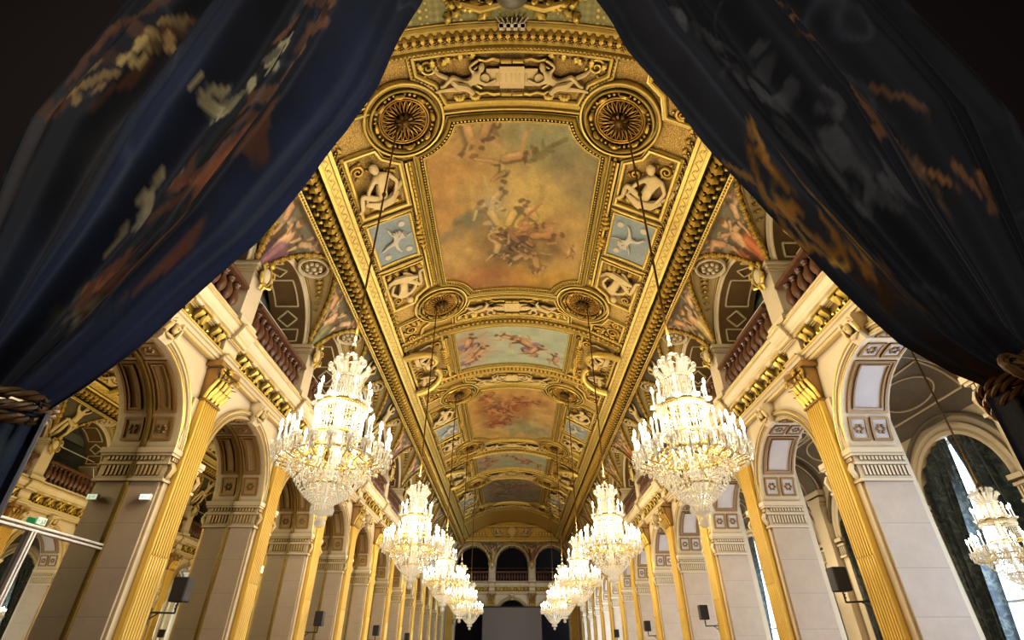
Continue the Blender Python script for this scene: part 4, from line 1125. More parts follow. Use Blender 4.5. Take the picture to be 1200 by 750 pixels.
# --- near end of the vault: green diapered band and the foliage crest over it
t=thing('diaper_band','green and gold diapered band crossing the vault nearest the drapes','panel',V(0,5.5,0)); off=V(0,5.5,0)
mb=MB(); mb.grid([[V(-3.2+6.4*i/24,y,.03) for i in range(25)] for y in (5.1,5.82)]); mb.build('ground',M['green_diaper'],t,off=off)
mb=MB()
for y in (5.08,5.84):
    mb.tube([V(-3.3+6.6*i/24,y,.05) for i in range(25)],.035,6); mb.tube([V(-3.3+6.6*i/24,y+(.09 if y>5.5 else -.09),.03) for i in range(25)],.02,6)
for s in (-1,1): mb.tube([V(s*2.35,5.1,.05),V(s*2.35,5.84,.05)],.03,6)
mb.build('frame',M['gilt'],t,off=off)
t=thing('foliage_crest','gilded foliage crest with grey shell and small ivory crown, nearest the drapes','ornament',V(0,5.47,0)); off=V(0,5.35,0)
mb=MB()
for s in (-1,1):
    for k in range(9):
        u=k/8; X=s*(.35+1.0*u); Y=5.45-.1*sin(PI*u)
        leaf(mb,X,Y,-s*(PI/2)+s*(.9-.25*k)*(1 if k%2 else -1),.36-.1*u,.06,1.3); leaf(mb,X,Y-.25,-s*PI/2-s*.6,.4-.1*u,.06,1.3)
        leaf(mb,X+s*.5,5.0-.05*k,-s*PI/2+s*(.5-.3*(k%3)),.4,.04)
    scroll(mb,s*.6,5.15,.24,0,s,.08,.06); scroll(mb,s*1.5,4.95,.25,0,s,.05,.05); scroll(mb,s*2.2,4.9,.25,0,-s,.05,.05)
    mb.tube([V(s*.2,5.3,.14),V(s*.7,5.38,.16),V(s*1.15,5.28,.1),V(s*1.35,5.2,.06)],[.06,.1,.07,.03],7)
mb.build('acanthus',M['gilt'],t,off=off)
mb=MB(); mb.ball((0,0,.12),.36,16,8,(1,.75,.7),M=VB(0,5.15,0)); mb.build('shell',simple('grey_shell',L3(112,108,96),.4,.2),t,off=off)
mb=MB(); m=VB(0,5.68,.08)
mb.box(-.3,.3,.02,.1,0,.12,M=m)
for x in (-.24,-.08,.08,.24): mb.box(x-.045,x+.045,.0,.17,.0,.12,M=m)
for k in range(7): mb.tube([m@Vector((-.24+.08*k,.02,.1)),m@Vector((-.36+.12*k,-.1,.08))],.015,5)
mb.build('crown',M['stucco'],t,off=off)
# ================================================================== FAR WALL
XS=(-4,0,4)
mb=MB(); t_=MB(); arcade_face(t_,0,-6.5,6.5,XS,WT); t2=MB(); arcade_face(t2,0,-6.5,6.5,XS,12.0,9.7,1.62,24,7.97); t_.add(t2.v,t2.f)
mb.add([(y,END,z) for x,y,z in t_.v],t_.f)
mb.box(-6.5,6.5,END,END+.9,WT,7.95)
struct('wall_far',mb,M['cream'])
mb=MB(); mb.box(-6.5,6.5,END+.95,END+3.5,7.75,7.95); struct('floor_gallery_far',mb,M['dark_void'])
mb=MB(); mb.box(-6.5,6.5,END+2.6,END+2.7,0,13); struct('wall_passage_far',mb,M['night'])
# tympanum between the coved end and the vault, with its frieze
CY=END-1.12
mb=MB(); n=40; top=[V(-BX+2*BX*i/n,CY) for i in range(n+1)]; low=[(p[0],CY,11.5) for p in top]; mb.grid([low,top]); struct('wall_tympanum_far',mb,M['gilt_deep'])
names=['left','middle','right']
for i,x in enumerate(XS):
    q=names[i]
    dup(ar_r,(x,END,0),PI/2,'dim panelled archway at floor level of the far wall, {} of three'.format(q))
    dup(bal,(x,END,0),PI/2,'dim balustrade of the far wall gallery, {} of three'.format(q))
    dup(ga,(x,END,0),PI/2,'dark open gallery arch of the far wall, {} of three'.format(q),skip=('tie_rod',))
    dup(lu,(x,END,0),PI/2,'dim gilded lunette panel over the {} gallery arch of the far wall'.format(q))
    dup(en,(x,END,0),PI/2,'dim bracketed entablature of the far wall, {} length of three'.format(q))
for i,x in enumerate((-6,-2,2,6)):
    q=['leftmost','left of centre','right of centre','rightmost'][i]
    dup(pil,(x,END,0),PI/2,'dim fluted pilaster of the far wall, {}'.format(q))
    if abs(x)<5: dup(gp,(x,END,0),PI/2,'dim gallery pier with cartouche on the far wall, {}'.format(q))
    ob=link('spandrel_painting',SP_ME[i%4],M['canvas']); tag(ob,'dim painted spandrel of the far wall, {}'.format(q),'painting','painted spandrels of the far wall'); ob.location=(x,END,0); ob.rotation_euler=(0,0,PI/2)
t=thing('far_frieze','dim carved frieze with heraldic shield between two seated figures above the far wall','relief',(0,CY,11.6)); off=(0,CY,11.6)
mb=MB(); mb.add([],[]); 
for z,d in ((11.55,.3),(11.75,.18),(12.95,.15)):
    mb.box(-4.7,4.7,CY-d,CY,z,z+.14)
mb.build('cornice',M['gilt'],t,False,off)
mb=MB()
for s in (-1,1):
    put_body(mb,'sit',Matrix.Translation((s*1.35,CY-.02,12.15))@Matrix(((1,0,0,0),(0,0,-1,0),(0,1,0,0),(0,0,0,1)))@Matrix.Diagonal((-s*1.05,.85,1,1)))
mb.build('seated_figures',M['relief'],t,True,off)
mb=MB(); mb.prism_y([(-.38,12.85),(.38,12.85),(.4,12.4),(.2,12.08),(0,11.95),(-.2,12.08),(-.4,12.4)],CY-.14,CY)
mb.build('shield',M['relief'],t,False,off)
mb=MB(); mb.tube([(.46*cos(a*PI/10),CY-.14,12.4+.5*sin(a*PI/10)) for a in range(20)],.05,6,True)
for s in (-1,1):
    for k in range(6): mb.ball((s*(2.6+.3*k),CY-.05,12.3),.1,6,4,(1,.5,2))
mb.build('scrolls',M['gilt'],t,True,off)
t=thing('screen','large grey-brown projection screen standing before the far wall','screen',(0,END-.6,0))
mb=MB(); mb.box(-2.8,2.8,END-.63,END-.57,0.3,5.75); mb.build('screen_cloth',M['screen'],t,False,(0,END-.6,0))
mb=MB(); mb.box(-2.86,2.86,END-.66,END-.56,5.72,5.82); mb.box(-2.86,-2.8,END-.64,END-.56,0,5.75); mb.box(2.8,2.86,END-.64,END-.56,0,5.75); mb.build('screen_frame',M['black'],t,False,(0,END-.6,0))

# ================================================================== NEAR WALL, VESTIBULE
mb=MB(); mb.box(-10.2,-2.62,2.0,2.4,0,14.6); mb.box(2.62,11.2,2.0,2.4,0,14.6); mb.box(-2.62,2.62,2.0,2.4,8.7,14.6); struct('wall_near',mb,M['darkwall'])
mb=MB(); mb.box(-4.6,-4.4,-4.5,2.0,0,9.6); struct('wall_vestibule_left',mb,M['darkwall'])  # unseen vestibule box, added to keep sky light off the camera side
mb=MB(); mb.box(4.4,4.6,-4.5,2.0,0,9.6); struct('wall_vestibule_right',mb,M['darkwall'])
mb=MB(); mb.box(-4.6,4.6,-4.7,-4.5,0,9.6); struct('wall_vestibule_back',mb,M['darkwall'])
mb=MB(); mb.box(-4.6,4.6,-4.7,2.0,9.4,9.6); struct('ceiling_vestibule',mb,M['darkwall'])

# ================================================================== THE GREAT DRAPES
EL_=[(2.37,-1.70),(2.45,-1.632),(2.645,-1.496),(2.927,-1.344),(3.209,-1.191),(3.475,-1.104),(3.791,-.985),(4.033,-.897),(4.419,-.818),(4.911,-.746),(5.331,-.695),(7,-.36),(8.6,-.08)]
ER_=[(2.44,1.775),(2.507,1.662),(2.638,1.526),(2.83,1.433),(3.097,1.309),(3.355,1.193),(3.724,1.079),(4.235,.909),(4.809,.733),(5.331,.608),(7,.3),(8.6,.04)]
def drape(side):
    E=EL_ if side<0 else ER_; zt=E[0][0]; H,Wd=190,150; top=8.6
    c=Canvas(H,Wd,1.0,[34,36,42]); c.y=1-c.y        # canvas y measured from the top; t=1-y
    c.dx*=.6; c.dy*=.6
    f=fbm(H,Wd,5,4); 
    if side<0:
        c.blend(np.clip(f*1.5-.4,0,1)*.9,[20,22,30])
        def B(t,s,rx,ry,col,al=.9,rot=0):
            for k in range(5):
                q=RNG.normal(size=4); m=1+.16*q[2]; c.blob(s+.045*q[0]*(rx/.05),1-t+.9*ry*q[1],rx*.62,ry*.55,[min(255,v*m) for v in col],al,rot+q[3],.3,1.6)
        c.blob(.5,.78,.11,.24,[50,68,108],.75,.2,1.2); c.blob(.06,.8,.09,.3,[62,76,108],.85,0,1.0); c.blob(.56,.93,.2,.06,[52,70,110],.6,0,1); c.blob(.2,.58,.1,.16,[46,56,80],.7,0,1)  # blue sheen on the cloth painted in as colour
        c.blob(.82,.86,.05,.16,[92,88,84],.8,.1,.8); c.blob(.92,.7,.05,.2,[120,116,108],.8,.1,.6); c.blob(.64,.7,.05,.25,[78,74,66],.8,.15,1)
        for t,s in ((.40,.78),(.35,.80),(.30,.79),(.27,.83)): B(t,s,.06,.018,[150,92,56],.65,.4)
        for t,s in ((.40,.70),(.36,.72),(.32,.735),(.285,.76)): B(t,s,.018,.02,[206,166,100],.95,.6)
        for t,s,r in ((.33,.28,.05),(.374,.22,.05),(.448,.25,.06),(.35,.2,.03)): B(t,s,r,.025,[150,100,68],.9,.3)
        for t,s in ((.284,.404),(.303,.374),(.315,.40)): B(t,s,.03,.016,[214,200,150],.97,.8)
        for t,s in ((.389,.334),(.40,.36),(.185,.382),(.172,.37)): B(t,s,.014,.022,[206,192,146],.95,.3)
        for t,s in ((.21,.27),(.23,.25),(.12,.28),(.105,.3),(.075,.32),(.09,.15)): B(t,s,.06,.016,[140,82,46],.9,.2)
        for t,s in ((.037,.27),(.05,.3)): B(t,s,.06,.01,[110,100,76],.8,.5)
    else:
        c.im[:]=np.array([36,37,44])/255.; c.blend(np.clip(f*1.5-.4,0,1)*.9,[22,22,30])
        def B(t,s,rx,ry,col,al=.9,rot=0):
            for k in range(5):
                q=RNG.normal(size=4); m=1+.16*q[2]; c.blob(s+.045*q[0]*(rx/.05),1-t+.9*ry*q[1],rx*.62,ry*.55,[min(255,v*m) for v in col],al,rot+q[3],.3,1.6)
        c.blob(.08,.8,.08,.3,[60,66,78],.8,0,1); c.blob(.5,.8,.12,.25,[48,50,62],.7,0,1)
        for t,s in ((.366,.2),(.321,.27),(.27,.29),(.222,.307),(.18,.34),(.156,.354),(.42,.15)): B(t,s,.03,.022,[98,98,98],.75,.3)
        for t,s,r in ((.46,.42,.05),(.44,.45,.04),(.406,.539,.04),(.375,.50,.045),(.343,.476,.05),(.32,.5,.06),(.307,.555,.05),(.281,.603,.04),(.255,.6,.04),(.233,.574,.06),(.205,.62,.05),(.18,.725,.05)): B(t,s,r*.8,.014,[168,112,62],.75,.7)
        for t,s in ((.175,.03),(.15,.04),(.12,.06),(.1,.09),(.075,.12),(.19,.03)): B(t,s,.05,.012,[196,140,56],.9,.2)
        for t,s in ((.06,.15),(.045,.2)): B(t,s,.08,.01,[100,70,40],.8,.2)
    # pale wavy outlines round the motifs
    wv=np.abs(((c.x*3+1.6*fbm(H,Wd,4,3)+c.y*1.2)%1)-.5); c.blend(np.clip(1-wv/.03,0,1)*.4,[120,128,142]); c.grain(.15,20)
    zs=[x[0] for x in E]; xs=[x[1] for x in E]
    rows=[]
    ph=.7 if side<0 else 2.1
    for i in range(H):
        t=i/(H-1); z=zt+(top-zt)*t; xi=float(np.interp(z,zs,xs)); xo=side*(2.05+(2.68-2.05)*min(1,t/.25)**.7)
        amp=.03+.06*min(1,t*3); r=[]
        for j in range(Wd):
            s=j/(Wd-1); u=s+.03*sin(5*t+s*4)
            fold=sin(2*PI*3.3*u+ph)+.4*sin(2*PI*7.4*u+ph*2+2*t)+.15*sin(2*PI*15*u+3*t)
            hem=.012*sin(40*t+ph)+.008*sin(17*t)
            r.append((xi+(xo-xi)*s+hem*(1-s)**8,1.72+amp*fold-.10*sin(PI*s),z))
        rows.append(r)
    mb=MB(); mb.grid(rows); 
    t=thing('drape','heavy dark navy brocade drape gathered to the {} of the doorway by a bronze rope'.format('left' if side<0 else 'right'),'curtain',(side*1.9,1.7,0),group=None)
    me=mb.mesh('upper_drape',True,(side*1.9,1.7,0),80); set_cols(me,c.cols()); link('upper_drape',me,M['drape'],t)
    # tail below the tie-back
    c2=Canvas(60,100,1.0,[40,54,84] if side<0 else [30,34,46]); c2.blend(fbm(60,100,5,4)*.9,[22,26,38]); c2.blob(.15,.3,.06,.4,[92,102,92],.7); rows=[]
    for i in range(60):
        u=i/59; z=zt-.02-(zt-.05)*u; xi=side*(1.70 if side<0 else 1.77); xo=side*2.06; sp=.10*u; 
        rows.append([((xi-side*sp*.3)+(xo+side*sp-xi)*j/99,1.72+(.04+.06*u)*(sin(2*PI*4*j/99+ph)+.4*sin(2*PI*9*j/99+u)),z) for j in range(100)])
    mb=MB(); mb.grid(rows); me=mb.mesh('lower_drape',True,(side*1.9,1.7,0),80); set_cols(me,c2.cols()); link('lower_drape',me,M['drape'],t)
    # rope tie-back: three twisted coils and a knot
    t2=thing('rope_tieback','twisted bronze rope knotted round the {} drape'.format('left' if side<0 else 'right'),'rope',(side*1.9,1.7,zt))
    for k in range(3):
        mb=MB(); cx=side*1.985 if side>0 else -1.915; n=60; r=.025
        ring=lambda q:(cx+(.19+.008*k)*cos(q),1.72+(.15+.01*k)*sin(q),zt-.03+.025*k+side*.03*cos(q+.4*k)+.02*sin(2*q+k))
        for st in range(3):
            mb.tube([Vector(ring(2*PI*i/n))+Vector((.011*cos(i*.75+st*2.094)*cos(2*PI*i/n),.011*cos(i*.75+st*2.094)*sin(2*PI*i/n),.011*sin(i*.75+st*2.094))) for i in range(n)],.0098,6,True)
        mb.build('rope_coil',M['rope'],t2,off=(side*1.9,1.7,zt))
    if side<0: return t
    mb=MB(); kx=side*1.745
    for st in range(3):
        mb.tube([(kx+.035*cos(i*.35)+.01*cos(i*.9+st*2.09),1.56+.02*sin(i*.35),zt+.0+.045*sin(i*.35)+.01*sin(i*.9+st*2.09)) for i in range(19)],.011,6)
        mb.tube([(kx+.02-side*.03*i/18+.013*cos(i*.9+st*2.09),1.51+.013*sin(i*.9+st*2.09),zt-.02-.11*i/18) for i in range(1)]+[(kx+side*.16*i/18+.013*cos(i*.9+st*2.09),1.56+.02*sin(i*.2),zt+.12*i/18+.013*sin(i*.9+st*2.09)) for i in range(19)],.011,6)
    mb.build('knot',M['rope'],t2,off=(side*1.9,1.7,zt))
    return t
drape(-1); drape(1)

# ================================================================== CURTAINED AISLE ON THE RIGHT
OX=10.5
mb=MB(); arcade_face(mb,OX,2.4,END,BAYS,8.0,4.8,1.3); arcade_face(mb,OX+.35,2.4,END,BAYS,8.0,4.8,1.3)
mb.box(OX,OX+.35,2.4,END,7.9,14.6)
for b in BAYS:
    mb.arcband(b,4.8,[(1.3,OX),(1.3,OX+.35)],0,PI,24)
    for s in (-1,1): quad(mb,(OX,b+s*1.3,0),(OX+.35,b+s*1.3,0),(OX+.35,b+s*1.3,4.8),(OX,b+s*1.3,4.8))
struct('wall_outer_right',mb,M['cream'])
mb=MB(); x0,x1=W+.9,OX; r=(x1-x0)/2; cx=(x0+x1)/2; n=16
mb.grid([[(cx-r*cos(PI*i/n),y,6.45+1.2*sin(PI*i/n)) for i in range(n+1)] for y in (2.4,END)]); struct('ceiling_aisle',mb,M['aisle'],smooth=True)
def aisle_rib(label):
    t=thing('aisle_rib',label,'rib',(cx,0,0),group='transverse ribs of the curtained aisle')
    mb=MB()
    for k,(rr,w) in enumerate(((.0,.45),(.06,.35))):
        rows=[]
        for y,q in ((-w,0),(-w,.1+rr),(w,.1+rr),(w,0)): rows.append([(-(r-q)*cos(PI*i/20),y,6.4+(1.2-q)*sin(PI*i/20)) for i in range(21)])
        mb.grid(rows)
    mb.build('arch_band',M['aisle'],t)
    mb=MB()
    for s in (-1,1): mb.tube([(-(r-.12)*cos(PI*i/20),s*.4,6.4+1.07*sin(PI*i/20)) for i in range(21)],.03,5)
    A=lambda f,y,h=.02:(-(r-h)*cos(f),y,6.45+(1.2-h)*sin(f))
    for fa,fb,ya,yb in ((.35,1.15,-3.3,-.7),(2.0,2.8,-3.3,-.7)):
        for y in (ya,yb): mb.tube([A(fa+(fb-fa)*i/10,y) for i in range(11)],.03,5)
        for f in (fa,fb): mb.tube([A(f,ya),A(f,yb)],.03,5)
    mb.tube([A(PI/2+.34*cos(2*PI*i/32),-2+1.0*sin(2*PI*i/32)) for i in range(32)],.035,5,True)
    mb.tube([A(2.4+.3*cos(2*PI*i/32),-2+.9*sin(2*PI*i/32)) for i in range(32)],.025,5,True)
    mb.build('pale_moulding',M['ivory'],t)
    for s in (-1,1):
        mb=MB(); xa,xb=sorted((s*r,s*(r-.22)))
        mb.box(xa,xb,-.34,.34,5.9,6.0); mb.box(xa,xb,-.4,.4,6.0,6.14); mb.box(xa,xb,-.44,.44,6.2,6.36); mb.box(xa,xb,-.3,.3,0,5.9)
        mb.build('bracket_pier',M['cream'],t,False)
    return t
AB=[b for b in BAYS if 8<=b<=40]
ars=None; 
for b in AB:
    lab='pale-lined arched rib over the curtained aisle behind the {} right pilaster'.format(pord(b+2,1))
    if ars is None: ars=aisle_rib(lab); ars.location=(cx,b+2,0)
    else: dup(ars,(cx,b+2,0),0,lab)
rd=None
for b in AB[:5]:
    lab='dark round boss with leaf ring in the aisle vault seen through the {} right archway'.format(ordl(b))
    if rd is None:
        rd=thing('vault_boss',lab,'boss',(cx,b,7.62),group='round bosses of the aisle vault')
        mb=MB(); mb.lathe([(.45,0),(.42,-.08),(.36,-.08),(.34,-.03),(.22,-.03)],24); mb.tube([(.62*cos(2*PI*i/24),.62*sin(2*PI*i/24),-.06) for i in range(24)],.03,5,True); mb.build('ring',M['ivory'],rd)
        mb=MB(); mb.lathe([(.001,-.05),(.22,-.03)],20); mb.build('centre',M['night'],rd)
    else: dup(rd,(cx,b,7.62),0,lab)
def window(b,i):
    t=bpy.data.objects.new('window_%d'%i,None); COL.objects.link(t); t.location=(OX+.28,b,0); t['kind']='structure'
    mb=MB(); pts=[(-1.3,.4),(1.3,.4)]+[(1.3*cos(PI*k/24),4.8+1.3*sin(PI*k/24)) for k in range(25)]
    mb.add([(.02,y,z) for y,z in pts],[tuple(range(len(pts)))]); mb.build('window_pane',M['glass'],t,False)
    mb=MB(); mb.arcbox(0,1.2,1.3,-.04,.04,0,PI,24); mb.v=[(x,y,z+4.8) for x,y,z in mb.v]
    for s in (-1,1): ya,yb=sorted((s*1.3,s*1.2)); mb.box(-.04,.04,ya,yb,.4,4.8)
    mb.box(-.04,.04,-.04,.04,.4,6.05); mb.box(-.035,.035,-1.25,1.25,4.76,4.84); mb.box(-.03,.03,-1.25,1.25,2.6,2.66); mb.box(-.04,.04,-1.3,1.3,.3,.42)
    mb.build('window_frame',M['white_metal'],t,False); return t
wi=None
for i,b in enumerate([x for x in BAYS]):
    if wi is None: wi=window(b,1)
    else:
        q=dup(wi,(OX+.28,b,0)); q.name='window_%d'%(i+1); q['kind']='structure'
def win_curtain(s):
    mb=MB(); rows=[]; N=40
    for i in range(50):
        u=i/49; r=[]
        for j in range(N+1):
            v=j/N; ztop=4.8+math.sqrt(max(0,1.3**2-(1.3*v)**2)); z=ztop+(.15-ztop)*u; d=(6.1-z)
            yi=.03+.6*min(1,max(0,d)/4.2)**1.15 - (.2*max(0,(d-4.2))/1.6 if d>4.2 else 0)
            y=yi+(1.34-yi)*v
            r.append((.10*sin(2*PI*5*v+.8)*(.3+.7*min(1,d/2))+.03*sin(2*PI*12*v+3*u),s*y,z))
        rows.append(r)
    mb.grid(rows); return mb
cme={s:win_curtain(s).mesh('window_curtain',True,ang=80) for s in (-1,1)}
for b in [x for x in BAYS if 8<=x<=32]:
    for s in (-1,1):
        o=link('window_curtain',cme[s],M['teal']); o.location=(OX+.05,b,0)
        tag(o,'dark teal damask curtain, {} half, on the {} aisle window from the near drape'.format('near' if s<0 else 'far',ordl(b)),'curtain','damask curtains of the aisle windows')
wa=None
for b in [x for x in BAYS if 8<=x<=32]:
    lab='ivory moulded surround of the aisle window {} from the near drape'.format(ordl(b))
    if wa is None:
        wa=thing('window_surround',lab,'moulding',(OX,b,0),group='surrounds of the aisle windows')
        mb=MB(); mb.arcband(0,4.8,[(1.3,0),(1.3,-.06),(1.38,-.09),(1.44,-.05),(1.52,-.1),(1.58,-.08),(1.58,0)],0,PI,32); mb.build('archivolt',M['ivory'],wa)
        mb=MB(); mb.arcband(0,4.8,[(1.74,0),(1.74,-.05),(1.79,-.08),(1.84,-.05),(1.84,0)],.3,PI-.3,32); mb.build('outer_band',M['aisle'],wa)
        for s in (-1,1):
            mb=MB()
            for o_,z0,z1 in ((.02,4.3,4.6),(.06,4.25,4.31),(.06,4.58,4.64),(.1,4.7,4.8)):
                ya,yb=sorted((s*(1.3-o_*.5),s*1.62)); mb.box(-.06-o_,0,ya,yb,z0,z1)
            for k in range(4): y=s*(1.34+.075*k); mb.box(-.1,-.06,y-.02,y+.02,4.33,4.56)
            ya,yb=sorted((s*1.3,s*1.55)); mb.box(-.06,0,ya,yb,0,4.28); mb.build('jamb_capital',M['ivory'],wa,False)
    else: dup(wa,(OX,b,0),0,lab)

# ================================================================== CHANDELIERS
def make_chandelier(label,chain):
    t=thing('chandelier',label,'chandelier',(0,0,0),group='crystal chandeliers of the great hall')
    H=2.75
    mb=MB(); mb.tube([(0,0,H-.2),(0,0,H+chain)],.022,6)
    for z in (.35,chain*.36,chain*.62,chain*.85): mb.ball((0,0,H+z),.05,8,6,(1,1,1.5))
    mb.lathe([(.02,H+.25),(.09,H+.15),(.04,H+.08),(.11,H-.02),(.05,H-.12)],10); mb.build('suspension_rod',M['metal_dark'],t)
    mb=MB(); mb.lathe([(.03,.2),(.05,.5),(.09,.7),(.06,1.0),(.05,2.4),(.09,2.6),(.02,2.75)],12); mb.build('glass_stem',M['crystal'],t); mb=MB()
    for r,z,q in ((.34,1.98,.03),(.4,1.92,.022),(.38,1.42,.022),(.2,2.45,.02),(.2,2.02,.02),(.62,1.08,.022),(.3,.62,.018)):
        mb.tube([(r*cos(2*PI*k/32),r*sin(2*PI*k/32),z) for k in range(32)],q,5,True)
    mb.build('ring_mounts',M['gilt'],t)
    # crown of flaring crystal leaves
    mb=MB()
    for k in range(12):
        a=2*PI*k/12
        for r0,z0,r1,z1,q in ((.12,2.45,.33,2.66,.05),(.1,2.5,.24,2.8,.045)):
            mb.tube([(r0*cos(a),r0*sin(a),z0),((r0+r1)/2*cos(a),(r0+r1)/2*sin(a),z0+(z1-z0)*.35),(r1*cos(a),r1*sin(a),z1)],[.015,.035,.02],5); mb.ball((r1*cos(a),r1*sin(a),z1),q,6,5)
    mb.build('crystal_crown',M['crystal'],t)
    # glass drums
    mb=MB()
    for k in range(28):
        a=2*PI*k/28; mb.tube([(.21*cos(a),.21*sin(a),2.03),(.2*cos(a),.2*sin(a),2.45)],.016,5)
    for k in range(44):
        a=2*PI*k/44
        for i in range(9): mb.octa((.385*cos(a),.385*sin(a),1.46+.055*i),.014,.024)
    for k in range(60):
        a=2*PI*k/60; mb.octa((.42*cos(a),.42*sin(a),1.86),.02,.06); mb.octa((.37*cos(a),.37*sin(a),2.0),.025,.03); mb.octa((.25*cos(a),.25*sin(a),2.45),.02,.03)
    for k in range(24):
        a=2*PI*k/24
        for i in range(8): u=i/7; mb.octa(((.36-.14*u)*cos(a),(.36-.14*u)*sin(a),2.02+.3*u*u+.1*u),.018,.024)
    o=mb.build('crystal_drum',M['crystal'],t,False); o['kind']='stuff'
    # branches
    RINGS=((20,.86,1.16,0),(14,.7,1.3,.12),(9,.44,1.98,.1))
    for n,r,z,ph in RINGS:
        mb=MB()
        for k in range(n):
            a=2*PI*k/n+ph; r0=.36 if z<1.9 else .3; zb=z-.22 if z<1.9 else z-.06
            mb.tube([(r0*cos(a),r0*sin(a),zb+.16),((r0+r)/2*cos(a),(r0+r)/2*sin(a),zb-.03),(r*cos(a)*.97,r*sin(a)*.97,zb+.04),(r*cos(a),r*sin(a),z-.03)],.014,5)
        mb.build('branch_ring',M['gilt'],t)
    mb=MB()
    for n,r,z,ph in RINGS:
        for k in range(n):
            a=2*PI*k/n+ph; x,y=r*cos(a),r*sin(a); mb.lathe([(.02,-.05),(.075,-.015),(.08,.015),(.03,.02)],8,(x,y,z))
            if z<1.9:
                for q in range(8):
                    b=2*PI*q/8; mb.octa((x+.07*cos(b),y+.07*sin(b),z-.08),.014,.055); 
                for q in range(4): mb.octa((x+.03*cos(q*1.57),y+.03*sin(q*1.57),z-.17),.016,.06)
    o=mb.build('bobeche_drops',M['crystal'],t,False); o['kind']='stuff'
    # lower basket of strands
    mb=MB(); rr=random.Random(3)
    for k in range(26):
        a=2*PI*k/26
        for i in range(15):
            u=i/14; r=.76-.62*u**.8; z=1.02-.66*u-.12*sin(PI*u); mb.octa((r*cos(a),r*sin(a),z),.02,.028)
        for i in range(7):
            u=i/6; r=.78+.06*sin(PI*u); mb.octa((r*cos(a+.16*u),r*sin(a+.16*u),1.06-.12*sin(PI*u)),.018,.022)
    for k in range(24):
        a=2*PI*k/24
        for i in range(10): u=i/9; r=.48-.3*u; mb.octa((r*cos(a),r*sin(a),.98-.5*u-.1*sin(PI*u)),.022,.03)
        mb.octa((.16*cos(a),.16*sin(a),.26),.018,.07); mb.octa((.28*cos(a),.28*sin(a),.5),.018,.06); mb.octa((.45*cos(a+.1),.45*sin(a+.1),.7),.018,.07); mb.octa((.62*cos(a),.62*sin(a),.86),.02,.07)
    o=mb.build('crystal_basket',M['crystal'],t,False); o['kind']='stuff'
    mb=MB(); mb.ball((0,0,.09),.085,10,8); mb.lathe([(.02,.17),(.1,.2),(.13,.24),(.04,.28)],12); mb.build('finial',M['crystal'],t)
    ca=MB(); ca.tube([(0,0,0),(0,0,.24)],.014,6); cme_=ca.mesh('candle'); fl=MB(); fl.lathe([(.003,.24),(.018,.26),(.026,.29),(.018,.325),(.004,.37)],8); fme=fl.mesh('bulb')
    for n,r,z,ph in RINGS:
        for k in range(n):
            a=2*PI*k/n+ph; o=link('candle',cme_,M['candle'],t); o.location=(r*cos(a),r*sin(a),z+.01); link('bulb',fme,M['flame'],o)
    return t
CZ=EYE+1.6; ZR=V(RX,0)[2]
CHL='blazing crystal chandelier on a bronze rod, {} from the near drape in the {} row'
def lamp(name,typ,loc,energy,color,size=.3):
    l=bpy.data.lights.new(name,typ); l.energy=energy; l.color=color
    if typ=='POINT': l.shadow_soft_size=size
    o=bpy.data.objects.new(name,l); COL.objects.link(o); o.location=loc; return o
ch=None
WARM=(1,.84,.58)
for i,y in enumerate(ROSY[:5]):
    for s in (1,-1):
        lab=CHL.format(ORD[i+1],'right' if s>0 else 'left'); x=s*2.86
        if ch is None: ch=make_chandelier(lab,ZR-CZ-2.75-.1); ch.location=(x,y,CZ)
        else: dup(ch,(x,y,CZ),.13*i+s,lab)
        for k in range(3):
            a=2*PI*k/3+.5; lamp('chandelier_light','POINT',(x+.62*cos(a),y+.62*sin(a),CZ+1.62),CH_W*(.35 if y>=40 else 1),WARM,.12)
        lamp('chandelier_light','POINT',(x,y,CZ+3.35),CH_UP*{24:.9,32:.5,40:.06}.get(y,1),WARM,.15)
for i,y in enumerate((10,18,26)):
    lab='smaller silvery chandelier in the curtained aisle, {} from the near drape'.format(ORD[i+1])
    o=dup(ch,(9.0,y,EYE+.85),.4,lab,skip=('suspension_rod',)); o.scale=(.66,.66,.66)
    if y==10:
        mb=MB(); hh=(7.5-EYE-.85)/.66; mb.tube([(0,0,2.55),(0,0,hh)],.028,6); mb.lathe([(.02,3.0),(.09,2.9),(.04,2.83),(.11,2.73),(.05,2.63)],10); mb.lathe([(.03,hh-.12),(.14,hh-.06),(.16,hh)],10); rodm=mb.mesh('suspension_rod')
    link('suspension_rod',rodm,M['metal_dark'],o)
    o['group']='small chandeliers of the aisle'
    lamp('aisle_light','POINT',(9.0,y,EYE+2.3),8,(1,.85,.6),.2)

# ================================================================== LOUDSPEAKERS AND SIGNS
def make_speaker(label):
    t=thing('loudspeaker',label,'loudspeaker',(0,0,0),group='black loudspeakers bracketed to pilasters')
    mb=MB(); mb.box(-.13,.13,-.12,.13,-.2,.2); b=mb.build('cabinet',M['black'],t,False); bv=b.modifiers.new('b','BEVEL'); bv.width=.02; bv.segments=2
    mb=MB(); mb.box(-.118,.118,-.132,-.117,-.185,.185); mb.build('grille',simple('speaker_cloth',L3(40,38,42),.8),t,False)
    mb=MB(); mb.tube([(0,0,-.2),(0,0,-.38)],.016,6); mb.tube([(0,0,-.37),(.34,-.2,-.37)],.016,6); mb.tube([(.2,-.12,-.37),(.34,-.2,-.5)],.012,5); mb.box(.32,.36,-.25,-.15,-.55,-.3)
    for k in range(2): mb.ball((.0,-.02,-.25-.05*k),.022,6,4)
    mb.build('bracket',M['black'],t); return t
SPKL='black loudspeaker on an arm from the {} pilaster of the {} wall'
spk=None
